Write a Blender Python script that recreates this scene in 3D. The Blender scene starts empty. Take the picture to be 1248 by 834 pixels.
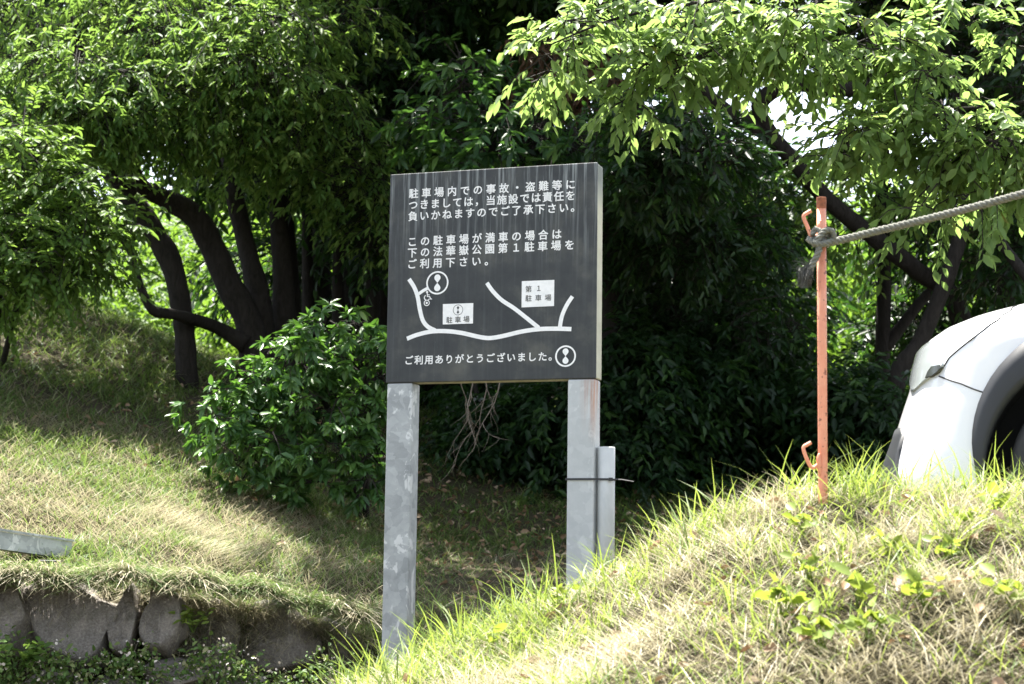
import bpy, bmesh, math, random
import numpy as np
from mathutils import Vector, Matrix

rng = np.random.default_rng(7)
random.seed(7)
R = math.radians
scene = bpy.context.scene
COL = scene.collection

# ------------------------------------------------------------------ camera
F = 2200.0                       # focal length in pixels of the 1248 wide photo
PITCH, ROLL = 0.1310, 0.0136
CAMZ = 1.5
cp, sp_ = math.cos(PITCH), math.sin(PITCH)
cr_, sr_ = math.cos(ROLL), math.sin(ROLL)
fwd = Vector((0, cp, sp_)); up0 = Vector((0, -sp_, cp)); rt0 = Vector((1, 0, 0))
# the scene leans clockwise in the picture: the camera leans the other way
c_rt = rt0 * cr_ + up0 * sr_
c_up = -rt0 * sr_ + up0 * cr_
cam_d = bpy.data.cameras.new('camera'); cam = bpy.data.objects.new('camera', cam_d); COL.objects.link(cam)
M = Matrix((c_rt, c_up, -fwd)).transposed().to_4x4(); M.translation = Vector((0, 0, CAMZ))
cam.matrix_world = M
cam_d.sensor_width = 36; cam_d.lens = 36 * F / 1248
cam_d.clip_start = 0.1; cam_d.clip_end = 2000
cam_d.dof.use_dof = True; cam_d.dof.focus_distance = 8.3; cam_d.dof.aperture_fstop = 5.6
scene.camera = cam

def P(px, py, Y):
    """world point at forward distance Y seen at photo pixel (px,py): used to read sizes off the photo"""
    X = px - 624; D = py - 417
    x = X * cr_ + D * sr_; d = -X * sr_ + D * cr_
    # x,d: unrolled image coordinates
    ray = Vector((x / F, 0, 0)) + fwd - up0 * (d / F)
    t = Y / ray.y
    return Vector((0, 0, CAMZ)) + ray * t

def pix(x, y, z):
    d = np.stack([x, y, z - CAMZ], 1); f = d @ np.array(fwd); return 624 + F * (d @ np.array(c_rt)) / f, 417 - F * (d @ np.array(c_up)) / f

# ------------------------------------------------------------------ helpers
def tag(o, label=None, cat=None, group=None, kind=None):
    if label: o['label'] = label
    if cat: o['category'] = cat
    if group: o['group'] = group
    if kind: o['kind'] = kind
    return o

def empty(name, loc, label, cat, group=None, rz=0):
    o = bpy.data.objects.new(name, None); COL.objects.link(o)
    o.location = loc; o.rotation_euler.z = rz; o.empty_display_size = .1
    return tag(o, label, cat, group)

class MB:
    """collects vertices/faces, builds ONE mesh object"""
    def __init__(s): s.v = []; s.f = []; s.m = []; s.n = 0
    def add(s, v, f, m=0):
        v = np.asarray(v, float).reshape(-1, 3)
        s.f.extend([tuple(int(i) + s.n for i in q) for q in f]); s.m.extend([m] * len(f))
        s.v.append(v); s.n += len(v)
    def tube(s, pts, rad, sides=7, cap=True, m=0, squash=None):
        pts = [Vector(p) for p in pts]; n = len(pts)
        if not hasattr(rad, '__len__'): rad = [rad] * n
        V = []; prev = None
        for i, p in enumerate(pts):
            t = (pts[min(i + 1, n - 1)] - pts[max(i - 1, 0)])
            t = t.normalized() if t.length > 1e-9 else Vector((0, 0, 1))
            if prev is None:
                a = Vector((0, 0, 1)) if abs(t.z) < .9 else Vector((1, 0, 0))
                u = t.cross(a).normalized()
            else:
                u = (prev - t * prev.dot(t)); u = u.normalized() if u.length > 1e-6 else t.orthogonal().normalized()
            prev = u; w = t.cross(u)
            for k in range(sides):
                an = 2 * math.pi * k / sides
                V.append(p + (u * math.cos(an) + w * math.sin(an)) * rad[i])
        fs = []
        for i in range(n - 1):
            for k in range(sides):
                a = i * sides + k; b = i * sides + (k + 1) % sides
                fs.append((a, b, b + sides, a + sides))
        if cap:
            fs.append(tuple(range(sides - 1, -1, -1))); fs.append(tuple(range((n - 1) * sides, n * sides)))
        s.add([tuple(v) for v in V], fs, m)
    def box(s, lo, hi, m=0):
        x0, y0, z0 = lo; x1, y1, z1 = hi
        s.add([(x0,y0,z0),(x1,y0,z0),(x1,y1,z0),(x0,y1,z0),(x0,y0,z1),(x1,y0,z1),(x1,y1,z1),(x0,y1,z1)],
              [(0,3,2,1),(4,5,6,7),(0,1,5,4),(1,2,6,5),(2,3,7,6),(3,0,4,7)], m)
    def build(s, name, mats, parent=None, smooth=False, bevel=0, segs=2, base=None):
        me = bpy.data.meshes.new(name)
        v = np.concatenate(s.v) if s.v else np.zeros((0, 3))
        if base is not None: v = v - np.asarray(base)[None]
        me.from_pydata(v.tolist(), [], s.f)
        if not isinstance(mats, (list, tuple)): mats = [mats]
        for mt in mats: me.materials.append(mt)
        if len(mats) > 1: me.polygons.foreach_set('material_index', s.m)
        if smooth: me.polygons.foreach_set('use_smooth', [True] * len(me.polygons))
        if bevel:
            bm = bmesh.new(); bm.from_mesh(me)
            ed = [e for e in bm.edges if len(e.link_faces) == 2 and e.calc_face_angle(0) > .6]
            bmesh.ops.bevel(bm, geom=ed, offset=bevel, segments=segs, profile=.5, affect='EDGES')
            bm.to_mesh(me); bm.free()
        me.update()
        o = bpy.data.objects.new(name, me); COL.objects.link(o)
        if parent: o.parent = parent
        return o

def npmesh(name, verts, quads, mat, parent=None, rnd=None, smooth=False, base=None):
    """big mesh straight from numpy arrays (all quads)"""
    if base is not None: verts = verts - np.asarray(base)[None]
    me = bpy.data.meshes.new(name)
    nv, nf = len(verts), len(quads)
    me.vertices.add(nv); me.vertices.foreach_set('co', verts.astype(np.float32).ravel())
    me.loops.add(nf * 4); me.loops.foreach_set('vertex_index', quads.astype(np.int32).ravel())
    me.polygons.add(nf)
    me.polygons.foreach_set('loop_start', np.arange(0, nf * 4, 4, dtype=np.int32))
    try: me.polygons.foreach_set('loop_total', np.full(nf, 4, dtype=np.int32))
    except Exception: pass
    if smooth: me.polygons.foreach_set('use_smooth', np.ones(nf, dtype=bool))
    if rnd is not None:
        at = me.attributes.new('rnd', 'FLOAT', 'POINT'); at.data.foreach_set('value', rnd.astype(np.float32))
    me.materials.append(mat)
    me.update(calc_edges=True)
    o = bpy.data.objects.new(name, me); COL.objects.link(o)
    if parent: o.parent = parent
    return o

def vnoise(x, y, scale, seed=0):
    """smooth value noise in numpy, 0..1"""
    x = np.asarray(x, float) / scale; y = np.asarray(y, float) / scale
    xi = np.floor(x).astype(np.int64); yi = np.floor(y).astype(np.int64)
    fx = x - xi; fy = y - yi; fx = fx * fx * (3 - 2 * fx); fy = fy * fy * (3 - 2 * fy)
    def h(a, b):
        n = (a * 374761393 + b * 668265263 + seed * 1442695041) & 0xffffffff
        n = ((n ^ (n >> 13)) * 1274126177) & 0xffffffff
        return ((n ^ (n >> 16)) & 0xffff) / 65535.0
    return (h(xi, yi) * (1 - fx) + h(xi + 1, yi) * fx) * (1 - fy) + (h(xi, yi + 1) * (1 - fx) + h(xi + 1, yi + 1) * fx) * fy

def unit(a): return a / np.maximum(np.linalg.norm(a, axis=-1, keepdims=True), 1e-9)

# ------------------------------------------------------------------ materials
def mat(name):
    m = bpy.data.materials.new(name); m.use_nodes = True
    nt = m.node_tree; nt.nodes.clear()
    out = nt.nodes.new('ShaderNodeOutputMaterial')
    return m, nt, out
def N(nt, t, **k):
    n = nt.nodes.new(t)
    for a, b in k.items():
        if hasattr(n, a) and a not in ('inputs',): setattr(n, a, b)
    return n
def ramp(nt, stops, fac=None):
    r = nt.nodes.new('ShaderNodeValToRGB'); e = r.color_ramp.elements
    while len(e) < len(stops): e.new(.5)
    for i, (p, c) in enumerate(stops):
        e[i].position = p; e[i].color = (*c, 1)
    if fac is not None: nt.links.new(fac, r.inputs[0])
    return r
def noise(nt, scale, detail=4, rough=.6, vec=None, dist=0):
    n = nt.nodes.new('ShaderNodeTexNoise'); n.inputs['Scale'].default_value = scale
    n.inputs['Detail'].default_value = detail; n.inputs['Roughness'].default_value = rough
    n.inputs['Distortion'].default_value = dist
    if vec is not None: nt.links.new(vec, n.inputs['Vector'])
    return n
def objco(nt, scale=(1, 1, 1)):
    t = nt.nodes.new('ShaderNodeTexCoord'); mp = nt.nodes.new('ShaderNodeMapping')
    mp.inputs['Scale'].default_value = scale
    nt.links.new(t.outputs['Object'], mp.inputs['Vector']); return mp.outputs[0]
def mixc(nt, a, b, fac, mode='MIX'):
    m = nt.nodes.new('ShaderNodeMix'); m.data_type = 'RGBA'; m.blend_type = mode
    for s, v in ((m.inputs[6], a), (m.inputs[7], b)):
        if hasattr(v, 'default_value'): nt.links.new(v, s)
        else: s.default_value = (*v, 1)
    if hasattr(fac, 'default_value'): nt.links.new(fac, m.inputs[0])
    else: m.inputs[0].default_value = fac
    return m.outputs[2]
def bump(nt, h, strength=.3, dist=.01):
    b = nt.nodes.new('ShaderNodeBump'); b.inputs['Strength'].default_value = strength; b.inputs['Distance'].default_value = dist
    nt.links.new(h, b.inputs['Height']); return b.outputs[0]
def princ(nt, out, color, rough=.6, metal=0, spec=.5, normal=None, coat=0):
    p = nt.nodes.new('ShaderNodeBsdfPrincipled')
    if hasattr(color, 'default_value'): nt.links.new(color, p.inputs['Base Color'])
    else: p.inputs['Base Color'].default_value = (*color, 1)
    if hasattr(rough, 'default_value'): nt.links.new(rough, p.inputs['Roughness'])
    else: p.inputs['Roughness'].default_value = rough
    p.inputs['Metallic'].default_value = metal
    p.inputs['Specular IOR Level'].default_value = spec
    p.inputs['Coat Weight'].default_value = coat; p.inputs['Coat Roughness'].default_value = .06
    if normal is not None: nt.links.new(normal, p.inputs['Normal'])
    if out is not None: nt.links.new(p.outputs[0], out.inputs[0])
    return p

def leaf_mat(name, stops, trans=(.25, .4, .04), tf=.35, rough=.55, spec=.25):
    m, nt, out = mat(name)
    a = nt.nodes.new('ShaderNodeAttribute'); a.attribute_name = 'rnd'
    r = ramp(nt, stops, a.outputs['Fac'])
    p = princ(nt, None, r.outputs[0], rough, 0, spec)
    t = nt.nodes.new('ShaderNodeBsdfTranslucent')
    tc = mixc(nt, r.outputs[0], trans, .6); nt.links.new(tc, t.inputs[0])
    mx = nt.nodes.new('ShaderNodeMixShader'); mx.inputs[0].default_value = tf
    nt.links.new(p.outputs[0], mx.inputs[1]); nt.links.new(t.outputs[0], mx.inputs[2]); nt.links.new(mx.outputs[0], out.inputs[0])
    return m

MT = {}
MT['leaf_green'] = leaf_mat('leaf_green', [(0, (.028, .072, .018)), (.5, (.07, .145, .03)), (1, (.18, .25, .06))], (.30, .48, .08), .42)
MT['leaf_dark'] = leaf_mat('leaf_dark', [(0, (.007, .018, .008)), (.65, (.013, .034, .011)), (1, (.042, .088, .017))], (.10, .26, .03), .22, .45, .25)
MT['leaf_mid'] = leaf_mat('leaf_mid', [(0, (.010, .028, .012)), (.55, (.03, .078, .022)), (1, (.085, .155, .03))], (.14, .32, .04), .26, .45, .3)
MT['leaf_bush'] = leaf_mat('leaf_bush', [(0, (.03, .075, .028)), (.6, (.06, .135, .034)), (.93, (.10, .19, .045)), (1, (.15, .23, .06))], (.16, .36, .03), .28, .4, .4)
MT['leaf_light'] = leaf_mat('leaf_light', [(0, (.05, .10, .02)), (.6, (.08, .15, .03)), (1, (.13, .2, .04))], (.30, .48, .07), .42)
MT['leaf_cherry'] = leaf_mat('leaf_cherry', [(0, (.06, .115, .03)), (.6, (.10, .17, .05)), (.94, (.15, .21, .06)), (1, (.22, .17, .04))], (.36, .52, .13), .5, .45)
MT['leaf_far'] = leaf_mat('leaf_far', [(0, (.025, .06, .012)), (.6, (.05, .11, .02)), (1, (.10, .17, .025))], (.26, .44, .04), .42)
MT['leaf_brown'] = leaf_mat('leaf_brown', [(0, (.06, .035, .02)), (1, (.16, .09, .05))], (.2, .1, .05), .2)
MT['grass_green'] = leaf_mat('grass_green', [(0, (.06, .11, .02)), (.5, (.10, .17, .03)), (.85, (.16, .22, .05)), (1, (.3, .28, .12))], (.42, .52, .09), .42, .5)
MT['grass_slope'] = leaf_mat('grass_slope', [(0, (.05, .10, .022)), (.5, (.085, .155, .035)), (.85, (.15, .20, .06)), (1, (.28, .26, .14))], (.26, .38, .07), .3, .55, .3)
MT['grass_dry'] = leaf_mat('grass_dry', [(0, (.19, .165, .095)), (.5, (.35, .31, .20)), (1, (.58, .54, .42))], (.50, .47, .31), .22, .6, .25)
MT['weed'] = leaf_mat('weed', [(0, (.09, .15, .025)), (1, (.19, .25, .05))], (.42, .52, .06), .4, .5)
MT['litter'] = leaf_mat('litter', [(0, (.12, .065, .035)), (.6, (.26, .17, .10)), (1, (.5, .38, .27))], (.35, .2, .1), .12, .5)
MT['petal'] = leaf_mat('petal', [(0, (.5, .42, .36)), (1, (.75, .7, .62))], (.6, .55, .5), .2, .6)

def mk_bark(name, c0, c1):
    m, nt, out = mat(name)
    co = objco(nt, (1, 1, .25))
    n = noise(nt, 22, 6, .7, co, 1.2)
    r = ramp(nt, [(.3, c0), (.7, c1)], n.outputs[0])
    princ(nt, out, r.outputs[0], .9, 0, .2, bump(nt, n.outputs[0], .8, .03)); return m
MT['bark'] = mk_bark('bark', (.012, .010, .008), (.036, .031, .027))
MT['bark_pale'] = mk_bark('bark_pale', (.10, .08, .065), (.22, .19, .16))

m, nt, out = mat('earth'); MT['earth'] = m
co = objco(nt); n1 = noise(nt, 1.3, 5, .6, co); n2 = noise(nt, 26, 6, .7, co)
r1 = ramp(nt, [(.35, (.035, .027, .018)), (.65, (.085, .065, .042))], n2.outputs[0])
r2 = ramp(nt, [(.4, (.03, .036, .015)), (.7, (.065, .055, .032))], n1.outputs[0])
princ(nt, out, mixc(nt, r1.outputs[0], r2.outputs[0], .4), .95, 0, .15, bump(nt, n2.outputs[0], .8, .03))

m, nt, out = mat('stone'); MT['stone'] = m
co = objco(nt); n1 = noise(nt, 3.5, 6, .65, co, .6); n2 = noise(nt, 30, 5, .7, co); n3 = noise(nt, 7, 4, .6, objco(nt, (1, 1, .3)), 2)
c = ramp(nt, [(.3, (.11, .10, .09)), (.52, (.23, .205, .18)), (.75, (.40, .36, .32))], n1.outputs[0]).outputs[0]
c = mixc(nt, c, ramp(nt, [(.45, (.06, .052, .05)), (.6, (.25, .22, .19))], n3.outputs[0]).outputs[0], .35)
c = mixc(nt, c, (.07, .09, .03), ramp(nt, [(.6, (0, 0, 0)), (.75, (.6, .6, .6))], noise(nt, 5, 4, .6, co).outputs[0]).outputs[0])
n4 = noise(nt, 90, 4, .75, co); c = mixc(nt, c, ramp(nt, [(.35, (.07, .063, .056)), (.5, (.2, .18, .16)), (.68, (.46, .42, .37))], n4.outputs[0]).outputs[0], .4)
princ(nt, out, c, .92, 0, .2, bump(nt, mixc(nt, n1.outputs[0], mixc(nt, n2.outputs[0], n4.outputs[0], .5), .6), 1.0, .03))

m, nt, out = mat('sign_face'); MT['sign_face'] = m
co = objco(nt, (30, 1, .9)); st = noise(nt, 1.6, 5, .7, co)
tc = nt.nodes.new('ShaderNodeTexCoord'); sx = nt.nodes.new('ShaderNodeSeparateXYZ'); nt.links.new(tc.outputs['Object'], sx.inputs[0])
top = nt.nodes.new('ShaderNodeMapRange'); nt.links.new(sx.outputs[2], top.inputs[0])
top.inputs[1].default_value = .50; top.inputs[2].default_value = 1.0; top.inputs[3].default_value = .05; top.inputs[4].default_value = 1
stf = ramp(nt, [(.50, (0, 0, 0)), (.68, (1, 1, 1))], st.outputs[0])
mu = nt.nodes.new('ShaderNodeMath'); mu.operation = 'MULTIPLY'; nt.links.new(stf.outputs[0], mu.inputs[0]); nt.links.new(top.outputs[0], mu.inputs[1])
bl = noise(nt, 4.5, 6, .62, objco(nt)); base = ramp(nt, [(.32, (.018, .022, .025)), (.52, (.034, .038, .039)), (.70, (.078, .080, .070))], bl.outputs[0])
sp = noise(nt, 160, 2, .5, objco(nt)); spk = ramp(nt, [(.72, (0, 0, 0)), (.78, (.45, .45, .45))], sp.outputs[0])
c = mixc(nt, base.outputs[0], (.30, .33, .33), mu.outputs[0]); c = mixc(nt, c, (.3, .3, .29), spk.outputs[0])
princ(nt, out, c, .55, 0, .4, bump(nt, bl.outputs[0], .05, .01))

m, nt, out = mat('sign_casing'); MT['sign_casing'] = m
tc = nt.nodes.new('ShaderNodeTexCoord'); sx = nt.nodes.new('ShaderNodeSeparateXYZ'); nt.links.new(tc.outputs['Object'], sx.inputs[0])
n1 = noise(nt, 9, 6, .7, objco(nt))
ad = nt.nodes.new('ShaderNodeMath'); ad.operation = 'MULTIPLY_ADD'; nt.links.new(n1.outputs[0], ad.inputs[0]); ad.inputs[1].default_value = .18; nt.links.new(sx.outputs[2], ad.inputs[2])
r = ramp(nt, [(.0, (.11, .11, .09)), (.06, (.42, .40, .29)), (.86, (.42, .41, .31)), (.98, (.13, .15, .15))], ad.outputs[0])
princ(nt, out, mixc(nt, r.outputs[0], ramp(nt, [(.35, (.2, .19, .13)), (.7, (.6, .6, .5))], n1.outputs[0]).outputs[0], .25), .6)

m, nt, out = mat('sign_white'); MT['sign_white'] = m
n1 = noise(nt, 40, 3, .6, objco(nt)); princ(nt, out, ramp(nt, [(.3, (.72, .73, .72)), (.7, (.84, .84, .83))], n1.outputs[0]).outputs[0], .5)
m, nt, out = mat('sign_black'); MT['sign_black'] = m; princ(nt, out, (.06, .065, .065), .6)

def galv(name, seed, c0=(.20, .215, .22), c1=(.42, .44, .44), c2=(.72, .73, .72)):
    m, nt, out = mat(name)
    mp = objco(nt); v = nt.nodes.new('ShaderNodeTexVoronoi'); v.inputs['Scale'].default_value = 26
    mpn = nt.nodes.new('ShaderNodeMapping'); mpn.inputs['Location'].default_value = (seed, seed * 2, 0); nt.links.new(mp, mpn.inputs[0])
    nn = noise(nt, 14, 4, .6, mpn.outputs[0]); vec = mixc(nt, mpn.outputs[0], nn.outputs[1], .06)
    nt.links.new(vec, v.inputs['Vector'])
    n1 = noise(nt, 6, 6, .75, mpn.outputs[0], .5); n2 = noise(nt, 6.5, 4, .6, objco(nt, (1.5, 1.5, 1)), 1.2)
    c = ramp(nt, [(.3, c0), (.7, c1)], n1.outputs[0]).outputs[0]
    c = mixc(nt, c, ramp(nt, [(.2, c0), (.8, c1)], v.outputs['Color']).outputs[0], .4)
    pat = ramp(nt, [(.57, (0, 0, 0)), (.60, (.5, .5, .5))], n2.outputs[0])
    c = mixc(nt, c, c2, pat.outputs[0])
    return m, nt, out, c, n1
m, nt, out, c, n1 = galv('galvanised', 3.1); MT['galv'] = m; princ(nt, out, c, .5, .35, .5)
m, nt, out, c, n1 = galv('galvanised_rusty', 8.7, (.36, .38, .385), (.47, .49, .49), (.55, .57, .56)); MT['galv_rust'] = m
tc = nt.nodes.new('ShaderNodeTexCoord'); sx = nt.nodes.new('ShaderNodeSeparateXYZ'); nt.links.new(tc.outputs['Object'], sx.inputs[0])
rs = noise(nt, 1, 5, .7, objco(nt, (45, 45, 2.0)))
mr = nt.nodes.new('ShaderNodeMapRange'); nt.links.new(sx.outputs[2], mr.inputs[0]); mr.inputs[1].default_value = -.3; mr.inputs[2].default_value = 0; mr.inputs[3].default_value = 0; mr.inputs[4].default_value = 1
mx_ = nt.nodes.new('ShaderNodeMapRange'); nt.links.new(sx.outputs[0], mx_.inputs[0]); mx_.inputs[1].default_value = .05; mx_.inputs[2].default_value = .115
mu = nt.nodes.new('ShaderNodeMath'); mu.operation = 'MULTIPLY'; nt.links.new(mr.outputs[0], mu.inputs[0]); nt.links.new(mx_.outputs[0], mu.inputs[1])
m2 = nt.nodes.new('ShaderNodeMath'); m2.operation = 'MULTIPLY'; nt.links.new(mu.outputs[0], m2.inputs[0])
nt.links.new(ramp(nt, [(.42, (0, 0, 0)), (.62, (1, 1, 1))], rs.outputs[0]).outputs[0], m2.inputs[1])
princ(nt, out, mixc(nt, c, (.34, .13, .05), m2.outputs[0]), .5, .3, .5)

m, nt, out = mat('grey_plastic'); MT['pvc'] = m
n1 = noise(nt, 10, 5, .7, objco(nt, (1, 1, .4))); princ(nt, out, ramp(nt, [(.3, (.38, .40, .40)), (.7, (.50, .52, .51))], n1.outputs[0]).outputs[0], .45)
m, nt, out = mat('black_plastic'); MT['black'] = m; princ(nt, out, (.015, .015, .016), .45)

m, nt, out = mat('orange_paint'); MT['orange'] = m
co = objco(nt); n1 = noise(nt, 60, 4, .6, co); n2 = noise(nt, 9, 4, .7, co)
c = ramp(nt, [(.25, (.58, .18, .095)), (.75, (.74, .35, .22))], n2.outputs[0]).outputs[0]
c = mixc(nt, c, (.16, .05, .025), ramp(nt, [(.61, (0, 0, 0)), (.66, (.95, .95, .95))], n1.outputs[0]).outputs[0])
princ(nt, out, c, .5)
m, nt, out = mat('rust'); MT['rust'] = m
n1 = noise(nt, 80, 5, .7, objco(nt)); princ(nt, out, ramp(nt, [(.3, (.12, .04, .02)), (.7, (.36, .12, .05))], n1.outputs[0]).outputs[0], .85)

m, nt, out = mat('rope'); MT['rope'] = m
n1 = noise(nt, 120, 4, .7, objco(nt)); n2 = noise(nt, 9, 3, .6, objco(nt))
c = ramp(nt, [(.3, (.09, .09, .078)), (.7, (.24, .235, .205))], n1.outputs[0]).outputs[0]
c = mixc(nt, c, (.14, .15, .12), ramp(nt, [(.4, (0, 0, 0)), (.7, (.6, .6, .6))], n2.outputs[0]).outputs[0])
princ(nt, out, c, .9, 0, .2, bump(nt, n1.outputs[0], .6, .003))
m, nt, out = mat('rope_fray'); MT['rope_fray'] = m; princ(nt, out, (.085, .085, .078), .9, 0, .2)

m, nt, out = mat('car_white'); MT['car_white'] = m
n1 = noise(nt, 2.5, 5, .6, objco(nt)); princ(nt, out, ramp(nt, [(.3, (.64, .65, .65)), (.7, (.69, .695, .695))], n1.outputs[0]).outputs[0], .3, 0, .5, None, .8)
m, nt, out = mat('car_cladding'); MT['clad'] = m
n1 = noise(nt, 300, 2, .5, objco(nt)); princ(nt, out, (.022, .024, .027), .5, 0, .4, bump(nt, n1.outputs[0], .15, .001))
m, nt, out = mat('car_glass'); MT['glass'] = m; princ(nt, out, (.015, .02, .022), .05, 0, .6)
m, nt, out = mat('car_lens'); MT['lens'] = m; princ(nt, out, (.36, .39, .39), .12, 0, .6, None, 1)
m, nt, out = mat('car_lens_dark'); MT['lens_dark'] = m; princ(nt, out, (.05, .055, .05), .2, .3, .6)
m, nt, out = mat('tyre'); MT['tyre'] = m; princ(nt, out, (.022, .022, .023), .75)
m, nt, out = mat('wheel_rim'); MT['rim'] = m; princ(nt, out, (.35, .36, .37), .35, .8)
m, nt, out = mat('wheel_well'); MT['well'] = m; princ(nt, out, (.010, .010, .011), .9)
m, nt, out = mat('tail_lamp'); MT['tail'] = m; princ(nt, out, (.35, .02, .02), .2)
m, nt, out = mat('gravel'); MT['gravel'] = m
n1 = noise(nt, 45, 5, .7, objco(nt)); princ(nt, out, ramp(nt, [(.3, (.16, .155, .145)), (.7, (.3, .29, .27))], n1.outputs[0]).outputs[0], .95, 0, .2, bump(nt, n1.outputs[0], .6, .02))

# ------------------------------------------------------------------ terrain
ctl = []
def cpx(px, py, Y): p = P(px, py, Y); ctl.append((p.x, p.y, p.z))
for a in [(360,865,6.6),(410,862,6.6),(500,820,6.7),(600,768,6.6),(690,733,6.5),(760,698,6.4),(840,668,6.2),(900,645,6.0),(960,616,5.9),(1000,610,5.85),
          (1100,622,5.8),(1248,618,5.7),(1400,612,5.7),(1600,605,5.7),
          (500,862,5.7),(700,860,4.9),(900,860,4.6),(1248,860,4.4),(1500,860,4.4),(700,790,5.75),(850,748,5.3),(1000,715,5.1),(1248,700,5.0),(1450,700,5.0)]: cpx(*a)
ctl += [(-.6,8.3,1.08),(.35,8.0,1.25),(0,9.5,1.12),(-.6,9.6,1.10),(.9,8.0,1.42),(1.5,7.0,1.58),(2.5,7.0,1.57),(4.5,7,1.57),(3,9,1.57),(5.5,8.5,1.57),
        (6,12,1.6),(2.6,12,1.6),(1.2,10.5,1.45),(9,6,1.6),(10,10,1.6),(3,3.5,.75),(0,3.5,.6),(-2,3.5,.5),(-.9,6.6,.85),(8,3,.7),(-6,3,.5)]
for a in [(0,578,11.3),(0,470,13.6),(0,345,17),(240,462,16),(120,400,16.6),(120,520,13.2),(240,540,13.6),(400,640,12.4),(330,570,14),(440,758,10.0),(300,650,11.4),(150,620,11.2),
          (540,655,13.5),(760,640,14),(900,600,15.5),(100,668,9.9),(260,688,9.9),(380,734,10.0),(-200,560,11),(-300,400,16)]: cpx(*a)
ctl += [(0,18,3.2),(.8,18,3.2),(3,18,2.6),(6,18,2.3),(0,26,5.2),(4,26,4.0),(8,26,3.6),(-3.0,20,3.7),(-5,22,4.4),(-3,27,4.3),(-9,20,5.2),(-8,14,4.2),(0,40,7.5),(8,40,6.0),(-8,40,6.0),(-8,10.5,3.0),(12,18,2.5)]
ctl = np.array(ctl)
def tps_k(r2): return np.where(r2 > 1e-12, r2 * np.log(np.maximum(r2, 1e-12)), 0)
_n = len(ctl)
_A = np.zeros((_n + 3, _n + 3))
_d2 = ((ctl[:, None, :2] - ctl[None, :, :2]) ** 2).sum(-1)
_A[:_n, :_n] = tps_k(_d2) + np.eye(_n) * .05; _A[:_n, _n] = 1; _A[:_n, _n + 1:] = ctl[:, :2]; _A[_n, :_n] = 1; _A[_n + 1:, :_n] = ctl[:, :2].T
_w = np.linalg.solve(_A, np.concatenate([ctl[:, 2], np.zeros(3)]))
def wall_y(x): return 8.80 + .28 * np.clip(x + 2.9, 0, 5) ** 1.25 + .06 * np.sin(x * 5)
def H(x, y):
    x = np.asarray(x, float); y = np.asarray(y, float)
    xc = np.clip(x, -10, 13); yc = np.clip(y, 3, 42)
    out = np.empty(x.size); xf, yf = xc.ravel(), yc.ravel()
    for i in range(0, x.size, 20000):
        a, b = xf[i:i + 20000], yf[i:i + 20000]
        d2 = (a[:, None] - ctl[None, :, 0]) ** 2 + (b[:, None] - ctl[None, :, 1]) ** 2
        out[i:i + 20000] = tps_k(d2) @ _w[:_n] + _w[_n] + _w[_n + 1] * a + _w[_n + 2] * b
    z = out.reshape(x.shape)
    # the stone wall's step on the left
    s = np.clip((wall_y(x) + .12 - y) / .22, 0, 1); s = s * s * (3 - 2 * s)
    m = np.clip((-.55 - x) / .5, 0, 1) * s
    low = .72 + .04 * np.sin(x * 3)
    z = z * (1 - m) + np.minimum(z, low) * m
    z = z + .07 * (vnoise(x, y, .22, 3) - .5) * np.clip((x + .9) * 2, 0, 1) * np.clip((6.3 - y) * 2, 0, 1)
    z = z + .035 * (vnoise(x, y, .35, 1) - .5) + .05 * (vnoise(x, y, .9, 2) - .5)
    return z
def gz(x, y): return float(H(np.array([x]), np.array([y]))[0])
xs = np.unique(np.concatenate([np.array([-260, -160, -90, -50, -30, -20, -14]), np.arange(-10, -5, .25), np.arange(-5, 5, .06), np.arange(5, 10, .25), np.array([11, 14, 20, 30, 50, 90, 160, 260])]))
ys = np.unique(np.concatenate([np.array([-160, -80, -30, -10, -4, 0, 2]), np.arange(3, 15, .06), np.arange(15, 30, .3), np.array([32, 36, 42, 60, 100, 180, 320])]))
gx, gy = np.meshgrid(xs, ys); gzv = H(gx, gy)
V = np.stack([gx.ravel(), gy.ravel(), gzv.ravel()], 1); nx, ny = len(xs), len(ys)
ii = (np.arange(ny - 1)[:, None] * nx + np.arange(nx - 1)[None]).ravel()
g = npmesh('ground', V, np.stack([ii, ii + 1, ii + 1 + nx, ii + nx], 1), MT['earth'], smooth=True); tag(g, kind='structure')

# ------------------------------------------------------------------ leaves and grass
def leaves(p, d, n, L, W, fold=.18, bend=.18):
    """p base points, d axis, n approximate upper normal: two quads folded on the midrib"""
    d = unit(d); s = unit(np.cross(d, n)); n = np.cross(s, d)
    L = L[:, None]; W = W[:, None]
    b = p; tip = p + d * L - n * L * bend
    m1 = p + d * L * .32 + n * W * fold; m2 = p + d * L * .68 + n * W * fold * .7 - n * L * bend * .4
    v = np.stack([b, m1 + s * W * .48, m2 + s * W * .42, tip, m2 - s * W * .42, m1 - s * W * .48], 1)
    k = np.arange(len(p))[:, None] * 6
    q = np.stack([k + np.array([[0, 1, 2, 3]]), k + np.array([[3, 4, 5, 0]])], 1).reshape(-1, 4)
    return v.reshape(-1, 3), q
class LB:
    def __init__(s): s.v = []; s.q = []; s.r = []; s.n = 0
    def add(s, v, q, r):
        s.v.append(v); s.q.append(q + s.n); s.r.append(r); s.n += len(v)
    def build(s, name, mt, parent=None, base=None):
        return npmesh(name, np.concatenate(s.v), np.concatenate(s.q), mt, parent, np.concatenate(s.r), base=base)
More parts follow.
